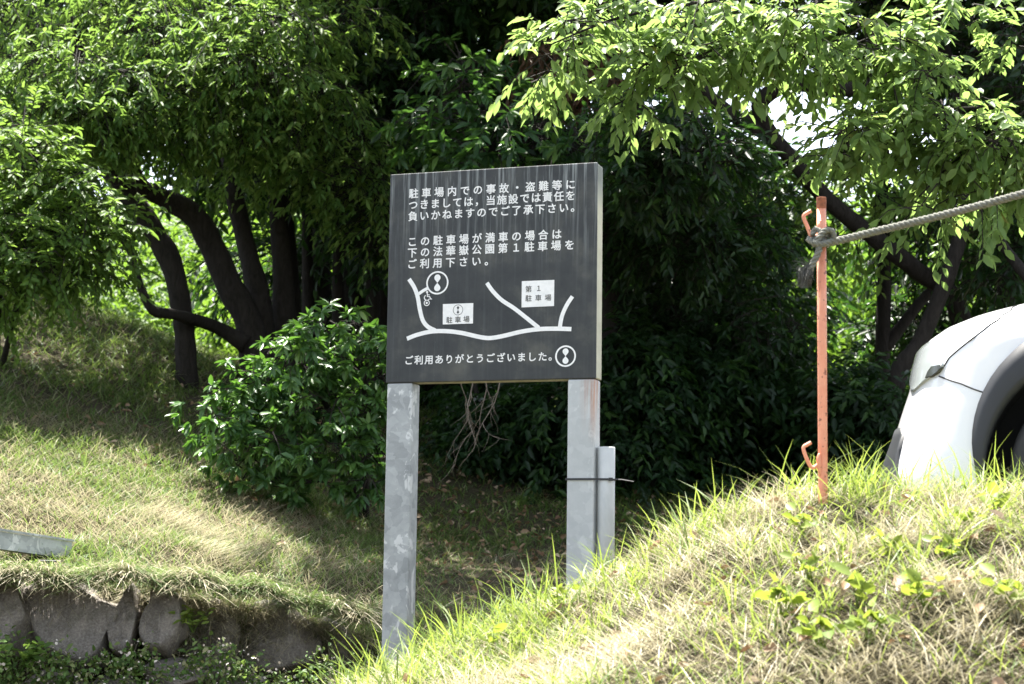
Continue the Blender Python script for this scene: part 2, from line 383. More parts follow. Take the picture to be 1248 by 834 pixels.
def twigs(lb, tb, c, rad, nt_, per, L, W, droop=.45, inner=.45, tl=.3, lobe_r=None, spread=.75, mode='spray', sun_bias=0):
    """fill an ellipsoid lobe with twigs carrying leaves"""
    u = unit(rng.normal(size=(nt_, 3)))
    if sun_bias: u[:, 2] = np.abs(u[:, 2]) * sun_bias + u[:, 2] * (1 - sun_bias); u = unit(u)
    rr = (inner + (1 - inner) * rng.random(nt_) ** .6)[:, None]
    rad = np.asarray(rad)[None]; c = np.asarray(c)[None]
    p0 = c + u * rad * rr * (1 + .18 * rng.normal(size=(nt_, 1)))
    td = unit(u * np.array([1, 1, .5]) + rng.normal(size=(nt_, 3)) * .55 + np.array([0, 0, -droop * .5]))
    tn = tl * (.6 + .8 * rng.random(nt_))
    hue = rng.random(nt_)
    t = np.linspace(.1, 1, per)[None, :, None] if mode == 'spray' else (.8 + .2 * rng.random((nt_, per, 1)))
    sag = np.array([0, 0, -1])[None, None] * (t ** 2) * tn[:, None, None] * droop * .8
    base = p0[:, None] + td[:, None] * t * tn[:, None, None] + sag
    side = unit(np.cross(td, np.array([0, 0, 1.])[None])) ; upv = np.cross(side, td)
    if mode == 'spray':
        sg = np.where(np.arange(per) % 2 == 0, 1., -1.)[None, :, None]
        d = td[:, None] * .7 + side[:, None] * sg * spread + rng.normal(size=(nt_, per, 3)) * .22 + np.array([0, 0, -droop])
    else:
        an = (np.arange(per) / per * 6.283)[None] + rng.random((nt_, 1)) * 6.28
        d = td[:, None] * .5 + side[:, None] * np.cos(an)[..., None] + upv[:, None] * np.sin(an)[..., None] * .7 + np.array([0, 0, -droop]) + rng.normal(size=(nt_, per, 3)) * .15
    nn = np.array([0, 0, 1.]) + rng.normal(size=(nt_, per, 3)) * .45 + u[:, None] * .35
    n = nt_ * per
    Ls = L * (.65 + .6 * rng.random(n)); Ws = Ls * W
    v, q = leaves(base.reshape(n, 3), d.reshape(n, 3), nn.reshape(n, 3), Ls, Ws)
    r = np.repeat(np.clip(np.repeat(hue, per) * .65 + rng.random(n) * .4 - .02, 0, 1), 6)
    lb.add(v, q, r)
    if tb is not None:
        ends = base[:, -1]; a = p0 - td * tn[:, None] * .4
        for i in range(0, nt_):
            tb.tube([a[i], p0[i] + td[i] * tn[i] * .5, ends[i]], [.006 * L / .1, .004 * L / .1, .0015], 3, False)
def lobe(px, py, Y, rx, ry, rz=None):
    p = P(px, py, Y); k = Y / F
    return (p.x, p.y, p.z), (rx * k, rz if rz else (rx + ry) * .5 * k, ry * k)
def curve(pts, n=4):
    """Catmull-Rom through points given as (Vector, radius)"""
    out = []; rad = []
    for i in range(len(pts) - 1):
        p0 = pts[max(i - 1, 0)]; p1 = pts[i]; p2 = pts[i + 1]; p3 = pts[min(i + 2, len(pts) - 1)]
        for k in range(n):
            t = k / n
            a = lambda q0, q1, q2, q3: .5 * ((2 * q1) + (q2 - q0) * t + (2 * q0 - 5 * q1 + 4 * q2 - q3) * t * t + (-q0 + 3 * q1 - 3 * q2 + q3) * t ** 3)
            out.append(a(p0[0], p1[0], p2[0], p3[0])); rad.append(p1[1] + (p2[1] - p1[1]) * t)
    out.append(pts[-1][0]); rad.append(pts[-1][1]); return out, rad
def limb(mb, pxs, sides=9, jit=.0, n=4):
    """pxs: (px,py,Y,diameter_px)"""
    pts = [(P(a, b, c), d * .5 * c / F) for a, b, c, d in pxs]
    o, r = curve(pts, n)
    r = [q * (1 + .08 * random.uniform(-1, 1)) for q in r]
    mb.tube(o, r, sides)

def tree(name, label, base, stems, lobes, mt, group=None, bark='bark', leaf=(.10, .3), per=9, droop=.45, tl=.32, mode='spray', twig_wood=True, branches=()):
    root = empty(name, base, label, 'tree' if 'shrub' not in name and 'bush' not in name else 'shrub', group)
    for st in stems:
        b = MB()
        for l in (st if isinstance(st[0][0], (tuple, list)) else [st]): limb(b, l)
        b.build('trunk', MT[bark], root, smooth=True, base=base)
    if branches:
        b = MB()
        for l in branches: limb(b, l, 6)
        b.build('limb', MT[bark], root, smooth=True, base=base)
    lb = LB(); tb = MB() if twig_wood else None
    for li, ((c, rd), cnt, *rest) in enumerate(lobes):
        k = rest[0] if rest else 1.0
        if mode == 'mix':
            twigs(lb, tb, c, rd, int(cnt * .5), per, leaf[0] * k, leaf[1], droop, tl=tl * k, mode='spray')
            twigs(lb, tb, c, rd, int(cnt * .62), max(per - 2, 5), leaf[0] * k * .9, leaf[1] * 1.15, droop * .8, tl=tl * k * .8, mode='whorl')
        else: twigs(lb, tb, c, rd, cnt, per, leaf[0] * k, leaf[1], droop, tl=tl * k, mode=mode)
    lb.build('crown', MT[mt], root, base=base)
    if tb is not None and tb.n: tb.build('twig', MT[bark], root, base=base)
    return root
def gbase(px, Y):
    x = P(px, 400, Y).x; return (x, Y, gz(x, Y))

TREES = True
if TREES:
    # multi-stemmed tree on the left
    b = gbase(300, 16)
    def gp(px, Y): # pixel row of the ground there
        x = P(px, 400, Y).x; z = gz(x, Y) - .15
        d = Vector((x, Y, z)) - Vector((0, 0, CAMZ)); return 417 - F * d.dot(c_up) / d.dot(fwd)
    stems = [
        [(228, gp(228,15.6), 15.6, 32), (226, 430, 15.6, 27), (222, 385, 15.6, 27), (208, 320, 15.6, 29), (178, 270, 15.5, 30), (140, 215, 15.4, 26), (105, 130, 15.2, 18), (90, 20, 15, 10)],
        [[(318, gp(318,16), 16, 44), (305, 400, 16, 38), (280, 350, 16, 34), (258, 300, 16, 32), (235, 262, 15.9, 30), (196, 240, 15.8, 24), (165, 215, 15.6, 20), (150, 120, 15.4, 14), (160, 20, 15.2, 9)],
         [(300, 420, 15.9, 24), (262, 398, 15.8, 15), (215, 384, 15.2, 14), (186, 378, 15.0, 12), (170, 345, 15.0, 10), (160, 310, 15.0, 9), (140, 275, 15, 7)]],
        [(325, gp(325,16.2), 16.2, 38), (318, 380, 16.2, 28), (300, 300, 16.3, 24), (282, 220, 16.3, 20), (270, 120, 16.2, 14), (280, 10, 16, 8)],
        [(345, gp(345,16.4), 16.4, 36), (345, 340, 16.4, 26), (338, 240, 16.5, 22), (345, 120, 16.5, 16), (350, -20, 16.3, 9)],
    ]
    lob = []
    for px, py, Y, rx, ry, cnt in [(330, 40, 14.5, 80, 22, 150), (300, 92, 14.4, 70, 20, 120), (370, 110, 14.8, 60, 20, 100), (215, 60, 14.6, 90, 24, 150), (180, 110, 14.4, 80, 20, 130), (80, 88, 14.4, 80, 22, 130), (110, 142, 14.3, 70, 20, 110), (40, 130, 14.5, 60, 22, 90),
                               (255, 150, 14.7, 60, 18, 90), (180, 168, 14.9, 60, 16, 70), (330, 165, 15, 70, 20, 100), (410, 160, 15.2, 60, 26, 100), (440, 225, 15.4, 60, 24, 90), (390, 205, 15.6, 60, 22, 80), (60, 30, 15.2, 100, 34, 130), (200, 5, 15, 140, 30, 170), (390, 20, 15.2, 80, 36, 130), (300, 205, 16.2, 60, 20, 70), (465, 280, 15.8, 40, 30, 50)]:
        lob.append((lobe(px, py, Y, rx, ry, .6), cnt))
    lob += [(lobe(150, -130, 17.6, 220, 110, 1.6), 380, 1.5), (lobe(400, -140, 17.6, 200, 110, 1.6), 380, 1.5), (lobe(100, -330, 17.5, 220, 110, 2), 300, 1.7), (lobe(350, -330, 17.5, 220, 110, 2), 300, 1.7),
            (lobe(120, 90, 17.6, 120, 70, .9), 200, 1.2), (lobe(330, 90, 17.8, 130, 70, .9), 220, 1.2),
            (lobe(420, -200, 13.6, 110, 70, .9), 90, 1.4)]  # unseen overhead lobe, added to throw dappled shade on the slope
    tree('evergreen_tree', 'broad evergreen tree with several dark leaning stems above the left grassy slope', b, stems, [(l_[0], int(l_[1] * (1.35 if len(l_) < 3 else 1)), *l_[2:]) for l_ in lob], 'leaf_green', leaf=(.088, .31), per=9, droop=.5, tl=.28, mode='mix')

    # dense clump of upright stems behind it
    b = gbase(400, 17.5)
    stems = []
    for i, (bx, tx, dpx) in enumerate([(358, 345, 22), (378, 372, 15), (396, 392, 24), (415, 424, 16), (432, 430, 26), (452, 458, 18), (470, 476, 22)]):
        Y = 17 + (i * 7 % 5) * .25
        stems.append([(bx, gp(bx, Y), Y, dpx + 4), (bx + random.uniform(-4, 4), 360, Y, dpx), (.5 * (bx + tx) + random.uniform(-4, 4), 260, Y, dpx * .9), (tx, 120, Y, dpx * .7), (tx + 5, -40, Y, dpx * .4)])
    lob = [(lobe(400, 180, 17, 110, 70, .9), 240), (lobe(470, 250, 16.6, 60, 80, .8), 170), (lobe(450, 90, 17, 120, 90, 1.2), 300), (lobe(330, 330, 18.5, 80, 50, .8), 120), (lobe(440, 340, 18.5, 90, 60, .8), 160), (lobe(400, -120, 18, 200, 110, 1.5), 350, 1.5)]
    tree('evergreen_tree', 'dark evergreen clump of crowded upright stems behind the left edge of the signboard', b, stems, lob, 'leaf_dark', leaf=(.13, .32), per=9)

    # central evergreen
    b = gbase(528, 18)
    stems = [[(528, gp(528, 18), 18, 66), (526, 300, 18, 56), (524, 190, 18, 52), (520, 80, 18, 42), (515, -60, 18, 28)]]
    lob = [(lobe(550, 140, 13.9, 45, 20, .5), 60), (lobe(625, 165, 13.7, 55, 24, .5), 90), (lobe(575, 95, 14, 40, 18, .5), 46), (lobe(590, 190, 13.6, 50, 14, .4), 56), (lobe(680, 180, 13.8, 34, 22, .4), 50), (lobe(470, 60, 17, 100, 70, 1), 240), (lobe(580, 40, 17.5, 110, 70, 1.2), 280),
           (lobe(500, 140, 17, 60, 60, .8), 140), (lobe(660, 90, 17.5, 70, 80, 1), 200), (lobe(560, -120, 17, 190, 120, 2), 420, 1.5), (lobe(690, -90, 17, 150, 120, 1.6), 320, 1.5),
           (lobe(480, -330, 12.2, 170, 90, 1.0), 240, 1.5), (lobe(640, -340, 12.3, 170, 90, 1.0), 240, 1.5), (lobe(600, -280, 15.6, 220, 100, 1.3), 300, 1.5), (lobe(560, -380, 18, 260, 120, 2), 380, 1.7), (lobe(760, -330, 14, 160, 100, 1.2), 240, 1.5)]  # overhead lobes out of view; the forward ones are added to shade the hollow
    tree('evergreen_tree', 'tall dark evergreen with a thick trunk straight behind the top of the signboard', b, stems, lob, 'leaf_mid', leaf=(.13, .34), per=8, mode='whorl')

    # tree with hanging dark foliage right of the sign
    b = gbase(745, 15.5)
    stems = [[[(742, gp(742, 15.5), 15.5, 34), (742, 330, 15.5, 30), (741, 130, 15.5, 27), (738, 40, 15.5, 26), (730, -80, 15.3, 18)]]]
    lob = [(lobe(795, 150, 12.7, 60, 22, .5), 110), (lobe(850, 195, 12.9, 60, 20, .5), 100), (lobe(780, 205, 12.9, 50, 18, .5), 90), (lobe(825, 250, 14.2, 70, 24, .5), 90), (lobe(820, 190, 14.6, 90, 60, .7), 200), (lobe(830, 290, 14.6, 90, 40, .7), 220), (lobe(770, 340, 16, 60, 60, .6), 150), (lobe(850, 380, 16, 80, 50, .7), 170), (lobe(915, 290, 15.5, 50, 60, .7), 90), (lobe(930, 400, 15.5, 50, 30, .6), 60),
           (lobe(800, 430, 16.4, 80, 50, .7), 170), (lobe(760, -120, 15.5, 170, 100, 1.5), 360, 1.4), (lobe(800, -340, 17, 240, 120, 2), 380, 1.7), (lobe(690, 60, 15.4, 50, 50, .6), 50), (lobe(700, 200, 14.6, 60, 50, .6), 120)]
    t = tree('evergreen_tree', 'dark evergreen whose drooping foliage hangs between the signboard and the orange stake', b, stems, [(l_[0], int(l_[1] * 1.25), *l_[2:]) for l_ in lob], 'leaf_dark', leaf=(.10, .33), per=9, droop=.4, tl=.26, mode='mix')
    # bare dead twigs hanging under the board
    mb = MB()
    def twig_rec(p, d, L, r, dep):
        q = p; pts = [p]; rs = [r]; n = 5
        for i in range(n):
            d = (d + Vector((random.gauss(0, .2), random.gauss(0, .2), random.gauss(-.06, .15)))).normalized()
            q = q + d * L / n; pts.append(q); rs.append(r * (1 - .13 * (i + 1)))
            if dep and random.random() < .55:
                twig_rec(q, (d + Vector((random.gauss(0, .7), random.gauss(0, .5), random.gauss(-.1, .4)))).normalized(), L * random.uniform(.4, .7), r * .55, dep - 1)
        mb.tube(pts, rs, 4)
    limb(mb, [(742, 260, 15.5, 12), (690, 300, 13.5, 9), (620, 350, 11.5, 6), (580, 440, 10.6, 4)], 5)
    for px, L in ((560, .32), (577, .42), (592, .30), (610, .36)):
        p = P(px, 462, 10.6); twig_rec(p, Vector((random.uniform(-.3, .3), 0, -1)), L, .0042, 2)
        mb.tube([P(580, 440, 10.6), p], [.005, .0042], 4)
    mb.build('dead_branch', MT['bark_pale'], t, base=b)
    lb = LB(); twigs(lb, None, *lobe(690, 60, 15, 40, 40, .5), 70, 8, .12, .25, .9); twigs(lb, None, *lobe(725, 105, 15, 30, 25, .4), 50, 8, .12, .25, .9)
    lb.build('withered_foliage', MT['leaf_brown'], t, base=b)

    # leaning trees on the right
    b = gbase(1190, 16)
    stems = [[[(1200, gp(1200, 16), 16, 33), (1172, 390, 16, 26), (1120, 332, 15.8, 23), (1058, 284, 15.6, 22), (1003, 238, 15.4, 20), (945, 172, 15.2, 20), (890, 138, 15, 19), (850, 100, 15, 13), (800, 20, 15, 9)],
              [(945, 172, 15.2, 19), (925, 130, 15, 20), (962, 102, 14.8, 23), (1028, 110, 14.6, 19), (1080, 90, 14.5, 13), (1130, 30, 14.4, 9)]]]
    lob = [(lobe(890, 40, 15.8, 50, 40, .8), 70), (lobe(1060, 40, 16, 70, 45, 1), 110), (lobe(930, 215, 16.5, 40, 30, .6), 40), (lobe(860, 60, 16.4, 40, 50, .8), 70), (lobe(1050, 240, 16.5, 70, 60, .8), 110), (lobe(980, -130, 16, 200, 110, 1.6), 340, 1.4), (lobe(1000, -340, 17, 240, 120, 2), 380, 1.7)]
    tree('broadleaf_tree', 'dark leaning tree crossing behind the orange stake with a thick bent limb', b, stems, lob, 'leaf_green', leaf=(.11, .42), per=8)
    b = gbase(1076, 17)
    stems = [[[(1072, gp(1072, 17), 17, 22), (1076, 420, 17, 19), (1078, 330, 17, 17), (1076, 230, 17, 15), (1082, 120, 17, 13), (1090, -10, 17, 9)], [(1074, 430, 17, 16), (1120, 370, 17, 13), (1160, 320, 17, 11), (1180, 200, 17, 8)]]]
    lob = [(lobe(1110, 20, 17, 110, 70, 1.1), 240), (lobe(1180, 60, 17, 80, 80, 1), 200), (lobe(1150, 250, 17.4, 80, 60, .8), 140), (lobe(1100, -130, 17, 180, 100, 1.6), 320, 1.4)]
    tree('broadleaf_tree', 'slim upright tree with a low fork standing left of the white car', b, stems, lob, 'leaf_dark', leaf=(.12, .4), per=8)
    b = gbase(1090, 15)
    stems = [[[(1080, gp(1080, 15), 15, 29), (1092, 470, 15, 23), (1120, 420, 15, 22), (1150, 350, 15, 20), (1172, 280, 15, 19), (1180, 180, 15, 17), (1160, 90, 15, 16), (1140, 20, 15, 13), (1130, -80, 15, 9)], [(1175, 240, 15, 14), (1215, 290, 14.8, 13), (1260, 350, 14.6, 14)]]]
    lob = [(lobe(1225, 320, 15.5, 40, 40, .6), 60), (lobe(1230, 80, 15, 60, 90, .8), 220), (lobe(1180, -100, 15.6, 160, 90, 1.4), 300, 1.4), (lobe(1200, -320, 16.5, 240, 120, 2), 380, 1.7), (lobe(1240, 230, 15.6, 60, 60, .7), 130)]
    tree('broadleaf_tree', 'dark curved tree rising behind the bonnet of the white car', b, stems, lob, 'leaf_dark', leaf=(.12, .4), per=8)
    b = gbase(1235, 18)
    stems = [[(1232, gp(1232, 18), 18, 32), (1228, 380, 18, 24), (1222, 260, 18, 22), (1210, 120, 18, 19), (1215, -40, 18, 13)]]
    lob = [(lobe(1240, 20, 18, 90, 80, 1), 220), (lobe(1130, 300, 19, 60, 60, .8), 130), (lobe(1190, 380, 19, 70, 50, .8), 130), (lobe(1100, 400, 19, 50, 40, .8), 90), (lobe(1280, 180, 18, 90, 90, 1), 220), (lobe(1250, 320, 18.6, 60, 50, .8), 100)]
    tree('broadleaf_tree', 'straight dark trunk at the right edge behind the roof of the white car', b, stems, lob, 'leaf_dark', leaf=(.13, .4), per=8)

    # cherry whose sunny sprays reach in over the car
    b = (4.6, 10.6, gz(4.6, 10.6))
    bx = 624 + F * 4.6 / 10.6
    stems = [[(bx, gp(bx, 10.6), 10.6, 70), (bx - 10, 400, 10.6, 58), (bx - 30, 200, 10.5, 50), (bx - 90, 60, 10.4, 40), (bx - 160, -120, 10.2, 26)]]
    br = [[(bx - 60, 120, 10.4, 26), (1400, 80, 10.2, 10), (1280, 118, 10, 5), (1180, 132, 9.9, 4), (1080, 135, 9.8, 4), (1010, 170, 9.7, 2)],
          [(bx - 120, 10, 10.4, 24), (1340, -40, 10.2, 16), (1180, -30, 10, 11), (1020, -10, 9.8, 8), (880, 0, 9.6, 6), (760, 20, 9.5, 4), (670, 55, 9.4, 2)],
          [(1020, -10, 9.8, 7), (940, 30, 9.6, 5), (850, 70, 9.5, 3), (800, 110, 9.4, 2)], [(1180, -30, 10, 8), (1120, 30, 9.8, 5), (1060, 70, 9.7, 3)],
          [(1280, 118, 10, 5), (1220, 155, 9.8, 4), (1160, 200, 9.6, 3), (1120, 240, 9.5, 2)], [(1300, 112, 10, 5), (1270, 180, 9.6, 5), (1220, 225, 9.5, 3)]]
    lob = []
    for px, py, rx, ry, cnt in [(700, 40, 40, 18, 46), (662, 78, 22, 20, 26), (735, 14, 40, 16, 40), (790, 8, 50, 14, 40), (850, 20, 45, 16, 44), (800, 78, 42, 24, 60), (768, 118, 26, 16, 24), (845, 62, 40, 22, 46), (890, 78, 34, 20, 36), (905, 36, 40, 18, 44),
                                (960, 30, 45, 22, 64), (985, 66, 42, 18, 52), (1040, 42, 48, 24, 70), (1075, 76, 40, 18, 50), (1110, 62, 34, 24, 46), (1125, 98, 22, 12, 18), (930, 60, 30, 14, 26),
                                (1032, 172, 32, 24, 54), (1075, 150, 46, 24, 80), (1130, 150, 46, 26, 84), (1180, 168, 46, 28, 84), (1228, 178, 40, 26, 70), (1140, 196, 36, 18, 44), (1200, 215, 40, 20, 54), (1240, 222, 30, 20, 36), (1168, 248, 20, 14, 16), (1115, 252, 16, 12, 10), (1200, 250, 18, 12, 10), (1170, 14, 44, 18, 36), (1244, 50, 30, 20, 24),
                                (900, -40, 160, 30, 110), (1150, -50, 160, 30, 110), (1340, 150, 70, 80, 90), (1400, 0, 120, 90, 120)]:
        lob.append((lobe(px, py, 9.6 + random.uniform(-.3, .3), rx, ry, .35), int(cnt * (.54 if py > -20 else .12))))
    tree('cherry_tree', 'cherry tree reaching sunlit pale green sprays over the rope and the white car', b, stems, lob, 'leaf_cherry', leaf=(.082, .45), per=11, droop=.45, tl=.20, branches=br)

    # bush in front of the left trunks
    b = gbase(442, 13.4); 
    st = [[[(440, gp(440, 13.4), 13.4, 10), (425, 560, 13, 9), (390, 480, 12.6, 7), (360, 430, 12.4, 5)], [(446, gp(446, 13.4), 13.4, 9), (446, 540, 13, 8), (445, 470, 12.5, 7), (450, 430, 12.4, 4)]]]
    lob = []
    for px, py, rx, ry, cnt in [(300, 465, 50, 24, 44), (360, 425, 60, 26, 60), (430, 420, 50, 28, 56), (330, 505, 70, 26, 66), (415, 490, 60, 30, 66), (258, 515, 34, 16, 22), (395, 555, 60, 22, 46), (300, 565, 40, 18, 28), (455, 550, 34, 30, 40), (385, 600, 30, 11, 14), (470, 480, 24, 50, 30), (410, 385, 60, 20, 40), (335, 600, 20, 10, 8), (455, 600, 24, 14, 12), (240, 490, 20, 10, 8), (285, 600, 16, 8, 5), (330, 540, 30, 14, 20), (480, 410, 30, 30, 30)]:
        lob.append((lobe(365 + (px - 365) * .88, 500 + (py - 500) * .86, 12.4 + random.uniform(-.15, .15), rx * .8, ry * .8, .34), cnt))
    tree('evergreen_shrub', 'glossy green bush with whorled leaves at the left post of the signboard', b, st, lob, 'leaf_bush', leaf=(.088, .36), per=12, mode='whorl', droop=.4, tl=.13)
    # light bush on the left edge
    b = gbase(20, 14)
    st = [[[(-6, gp(-6, 14.4), 14.4, 9), (5, 280, 14, 8), (30, 200, 13.8, 5)], [(-2, gp(-2, 14.4), 14.4, 8), (50, 280, 13.9, 7), (110, 250, 13.8, 3)]]]
    lob = []
    for px, py, rx, ry, cnt in [(20, 180, 50, 36, 70), (0, 240, 60, 40, 80), (70, 230, 60, 36, 90), (110, 280, 55, 30, 70), (40, 290, 70, 34, 90), (0, 310, 50, 30, 50), (130, 235, 30, 24, 22), (100, 320, 50, 20, 30), (10, 335, 50, 22, 60), (-30, 350, 50, 24, 50), (60, 330, 40, 18, 40), (-60, 250, 60, 80, 100)]:
        lob.append((lobe(px, py, 13.6 + random.uniform(-.2, .2), rx, ry, .5), cnt))
    tree('maple_shrub', 'light green feathery bush at the left edge of the grassy slope', b, st, lob, 'leaf_light', leaf=(.075, .42), per=12, droop=.3, tl=.28)
    # a thin hanging spray at the very top left
    # dark understorey on the shaded hillside
    und = [(610, 14.6, 'low dark shrub seen between the posts of the signboard'), (700, 14.2, 'dark shrub just left of the right post of the signboard'), (790, 14.0, 'dark shrub right of the grey pipe'), (860, 14.6, 'dark shrub on the shaded hillside midway between pipe and orange stake'),
           (930, 15.0, 'dark shrub directly left of the orange stake'), (1010, 14.4, 'dark shrub behind the foot of the orange stake'), (1080, 14.0, 'dark shrub at the nose of the white car'), (560, 16.4, 'dark shrub seen under the board beside the left post')]
    for i, (px, Y, lab) in enumerate(und):
        Y += 1.2
        b = gbase(px, Y); gy_ = gp(px, Y)
        st = [[(px, gy_, Y, 14), (px + 10, gy_ - 80, Y, 10), (px + 16, gy_ - 160, Y, 5)], [(px + 5, gy_, Y, 10), (px - 25, gy_ - 90, Y, 7), (px - 40, gy_ - 150, Y, 3)]]
        hgt = [70, 110, 190, 190, 160, 165, 160, 150][i]
        lob = [(lobe(px + random.uniform(-20, 20), gy_ - hgt * f_ - 15, Y + random.uniform(-.3, .3), 60, 38, .6), 120) for f_ in (.15, .4, .65, .9)]
        lob += [(lobe(px + random.uniform(-50, 50), gy_ - hgt * f_ - 15, Y + random.uniform(-.2, .5), 46, 32, .6), 80) for f_ in (.1, .5, .8)]
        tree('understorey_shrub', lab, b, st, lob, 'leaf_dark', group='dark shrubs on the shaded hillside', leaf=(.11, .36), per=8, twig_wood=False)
    # second row of dark trees that closes the wood
    for px, Y, top, lab in [(600, 22, 120, 'background evergreen far behind the signboard'), (835, 23, 190, 'background evergreen deep in the wood right of the signboard'), (340, 24, 60, 'background evergreen beyond the leaning stems'), (60, 22, 40, 'background evergreen at the left edge above the light bush')]:
        b = gbase(px, Y)
        st = [[(px, gp(px, Y), Y, 30), (px + 5, 300, Y, 26), (px + 8, 120, Y, 18), (px, -60, Y, 8)]]
        lob = []
        for k in range(9):
            lob.append((lobe(px + random.uniform(-90, 90), random.uniform(top, 400 if px != 340 and px != 60 else 200), Y + random.uniform(-1, 1), 80, 55, 1), 130, 1.5))
        if top < 130:
            for k in range(4): lob.append((lobe(px + random.uniform(-100, 100), random.uniform(-260, 60), Y + random.uniform(-1, 1), 110, 70, 1.2), 130, 1.6))
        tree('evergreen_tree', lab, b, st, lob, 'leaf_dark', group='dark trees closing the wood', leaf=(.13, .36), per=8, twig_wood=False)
    # far sunny wood: nobody could count it
    lb = LB()
    for k in range(150):
        Y = random.uniform(27, 40); px = random.uniform(-300, 1550); x = P(px, 400, Y).x; z0 = gz(x, Y)
        h_ = random.uniform(.3, 3.0)
        twigs(lb, None, (x, Y, z0 + h_), (1.3, 1.2, .9), 130, 9, .15, .42, .4, tl=.45)
    for k in range(210):
        Y = random.uniform(38, 46); px = random.uniform(-200, 1450); x = P(px, 400, Y).x; z0 = gz(x, Y)
        twigs(lb, None, (x, Y, z0 + random.uniform(.2, 3.6)), (1.6, 1.2, 1.0), 60, 8, .26, .5, .4, tl=.6)
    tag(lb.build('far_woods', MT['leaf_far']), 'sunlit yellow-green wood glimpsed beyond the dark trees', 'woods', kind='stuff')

# ------------------------------------------------------------------ signboard
BW, BH, BD = 1.0, .977, .105
PHI = .3154
S0 = Vector((-.578, 8.24, CAMZ + .888))           # lower left front corner of the board
sroot = empty('signboard', (S0.x, S0.y, gz(S0.x, S0.y)), 'dark weathered signboard with white lettering and a map on two galvanised posts', 'signboard', rz=-PHI)
sz = S0.z - sroot.location.z
def at_sign(o, x=0, y=0, z=0): o.location = (x, y, sz + z); return o
mb = MB(); mb.box((0, 0, 0), (BW, .012, BH)); at_sign(mb.build('board', MT['sign_face'], sroot, bevel=.004))
mb = MB(); mb.box((.0015, .0125, .0015), (BW - .0015, BD, BH - .0015)); at_sign(mb.build('casing', MT['sign_casing'], sroot, bevel=.006, segs=3))
for x0, mt, dep in ((.006, 'galv', 1.75), (BW - .131, 'galv_rust', 1.6)):
    mb = MB(); mb.box((0, 0, -dep), (.125, .098, -.0005)); at_sign(mb.build('post', MT[mt], sroot, bevel=.008, segs=3), x0, .004)
    # cap plate screwed under the board
# photo pixel -> board coordinates
src = np.array([[469.5, 468], [725.5, 461], [727.7, 198.5], [476, 212.5]]); dst = np.array([[0, 0], [BW, 0], [BW, BH], [0, BH]])
A = []; bb = []
for (x, y), (u, v) in zip(src, dst):
    A += [[x, y, 1, 0, 0, 0, -u * x, -u * y], [0, 0, 0, x, y, 1, -v * x, -v * y]]; bb += [u, v]
hm = np.append(np.linalg.solve(np.array(A), np.array(bb)), 1).reshape(3, 3)
def UV(px, py):
    q = hm @ np.array([px, py, 1]); return q[:2] / q[2]
def C1(x, y): return UV(460 + x * 285 / 1248, 190 + y * 285 / 1248)      # first close-up of the board
def C2(x, y): return UV(460 + x * 285 / 1248, 320 + y * 285 / 1248)      # second close-up

def glyphs(chars, offset=.0):
    """each character as a filled mesh in its own em square"""
    out = []; tmp = []
    for ch in chars:
        c = bpy.data.curves.new('t', 'FONT'); c.body = ch; c.size = 1; c.offset = offset; c.resolution_u = 3; c.fill_mode = 'FRONT'
        o = bpy.data.objects.new('t', c); COL.objects.link(o); tmp.append((o, c))
    bpy.context.view_layer.update(); dg = bpy.context.evaluated_depsgraph_get()
    for o, c in tmp:
        ev = o.evaluated_get(dg); me = ev.to_mesh()
        out.append((np.array([v.co[:] for v in me.vertices]).reshape(-1, 3), [tuple(p.vertices) for p in me.polygons])); ev.to_mesh_clear()
    for o, c in tmp:
        bpy.data.objects.remove(o); bpy.data.curves.remove(c)
    return out
ref = glyphs('田')[0][0]
EMX0, EMX1, EMY0, EMY1 = ref[:, 0].min(), ref[:, 0].max(), ref[:, 1].min(), ref[:, 1].max()
def lettering(text, a, b, h, name='lettering', m='sign_white', parent=None, y=-.0012, off=.021, w=None, hgt=None):
    """a: centre of the first character, b: centre of the last one, h: height of a full character"""
    a = np.array(a); b = np.array(b); g = glyphs(text); mb = MB(); n = len(text)
    cx, cy = (EMX0 + EMX1) / 2, (EMY0 + EMY1) / 2; k = h / (EMY1 - EMY0)
    for i, (v, f) in enumerate(g):
        if not len(v): continue
        p = a + (b - a) * (i / max(n - 1, 1))
        x = (v[:, 0] - cx) * k * (w or 1) + p[0]; z = (v[:, 1] - cy) * k + p[1]
        # keep em-square sitting of each glyph
        mb.add(np.stack([x, np.full(len(v), y), z], 1), f)
        if off:                                   # embolden: a rounded rim along every outline edge
            cnt = {}
            for q in f:
                for j in range(len(q)):
                    e = tuple(sorted((q[j], q[(j + 1) % len(q)]))); cnt[e] = cnt.get(e, 0) + 1
            hw = off * k; RV = []; RF = []; c_ = 0
            for (ea, eb), kk in cnt.items():
                if kk != 1: continue
                p0 = Vector((x[ea], z[ea])); p1 = Vector((x[eb], z[eb])); t = p1 - p0
                if t.length < 1e-7: continue
                t.normalize(); nn = Vector((-t.y, t.x)) * hw; p0 = p0 - t * hw * .7; p1 = p1 + t * hw * .7; yy = y - .00015 - (c_ % 60) * 8e-6; c_ += 1
                b0 = len(RV); RV += [(p0.x - nn.x, yy, p0.y - nn.y), (p1.x - nn.x, yy, p1.y - nn.y), (p1.x + nn.x, yy, p1.y + nn.y), (p0.x + nn.x, yy, p0.y + nn.y)]; RF.append((b0, b0 + 1, b0 + 2, b0 + 3))
            mb.add(RV, RF)
    o = mb.build(name, MT[m], parent or sroot)
    if parent is None or parent == sroot: at_sign(o)
    return o
HT = .0405
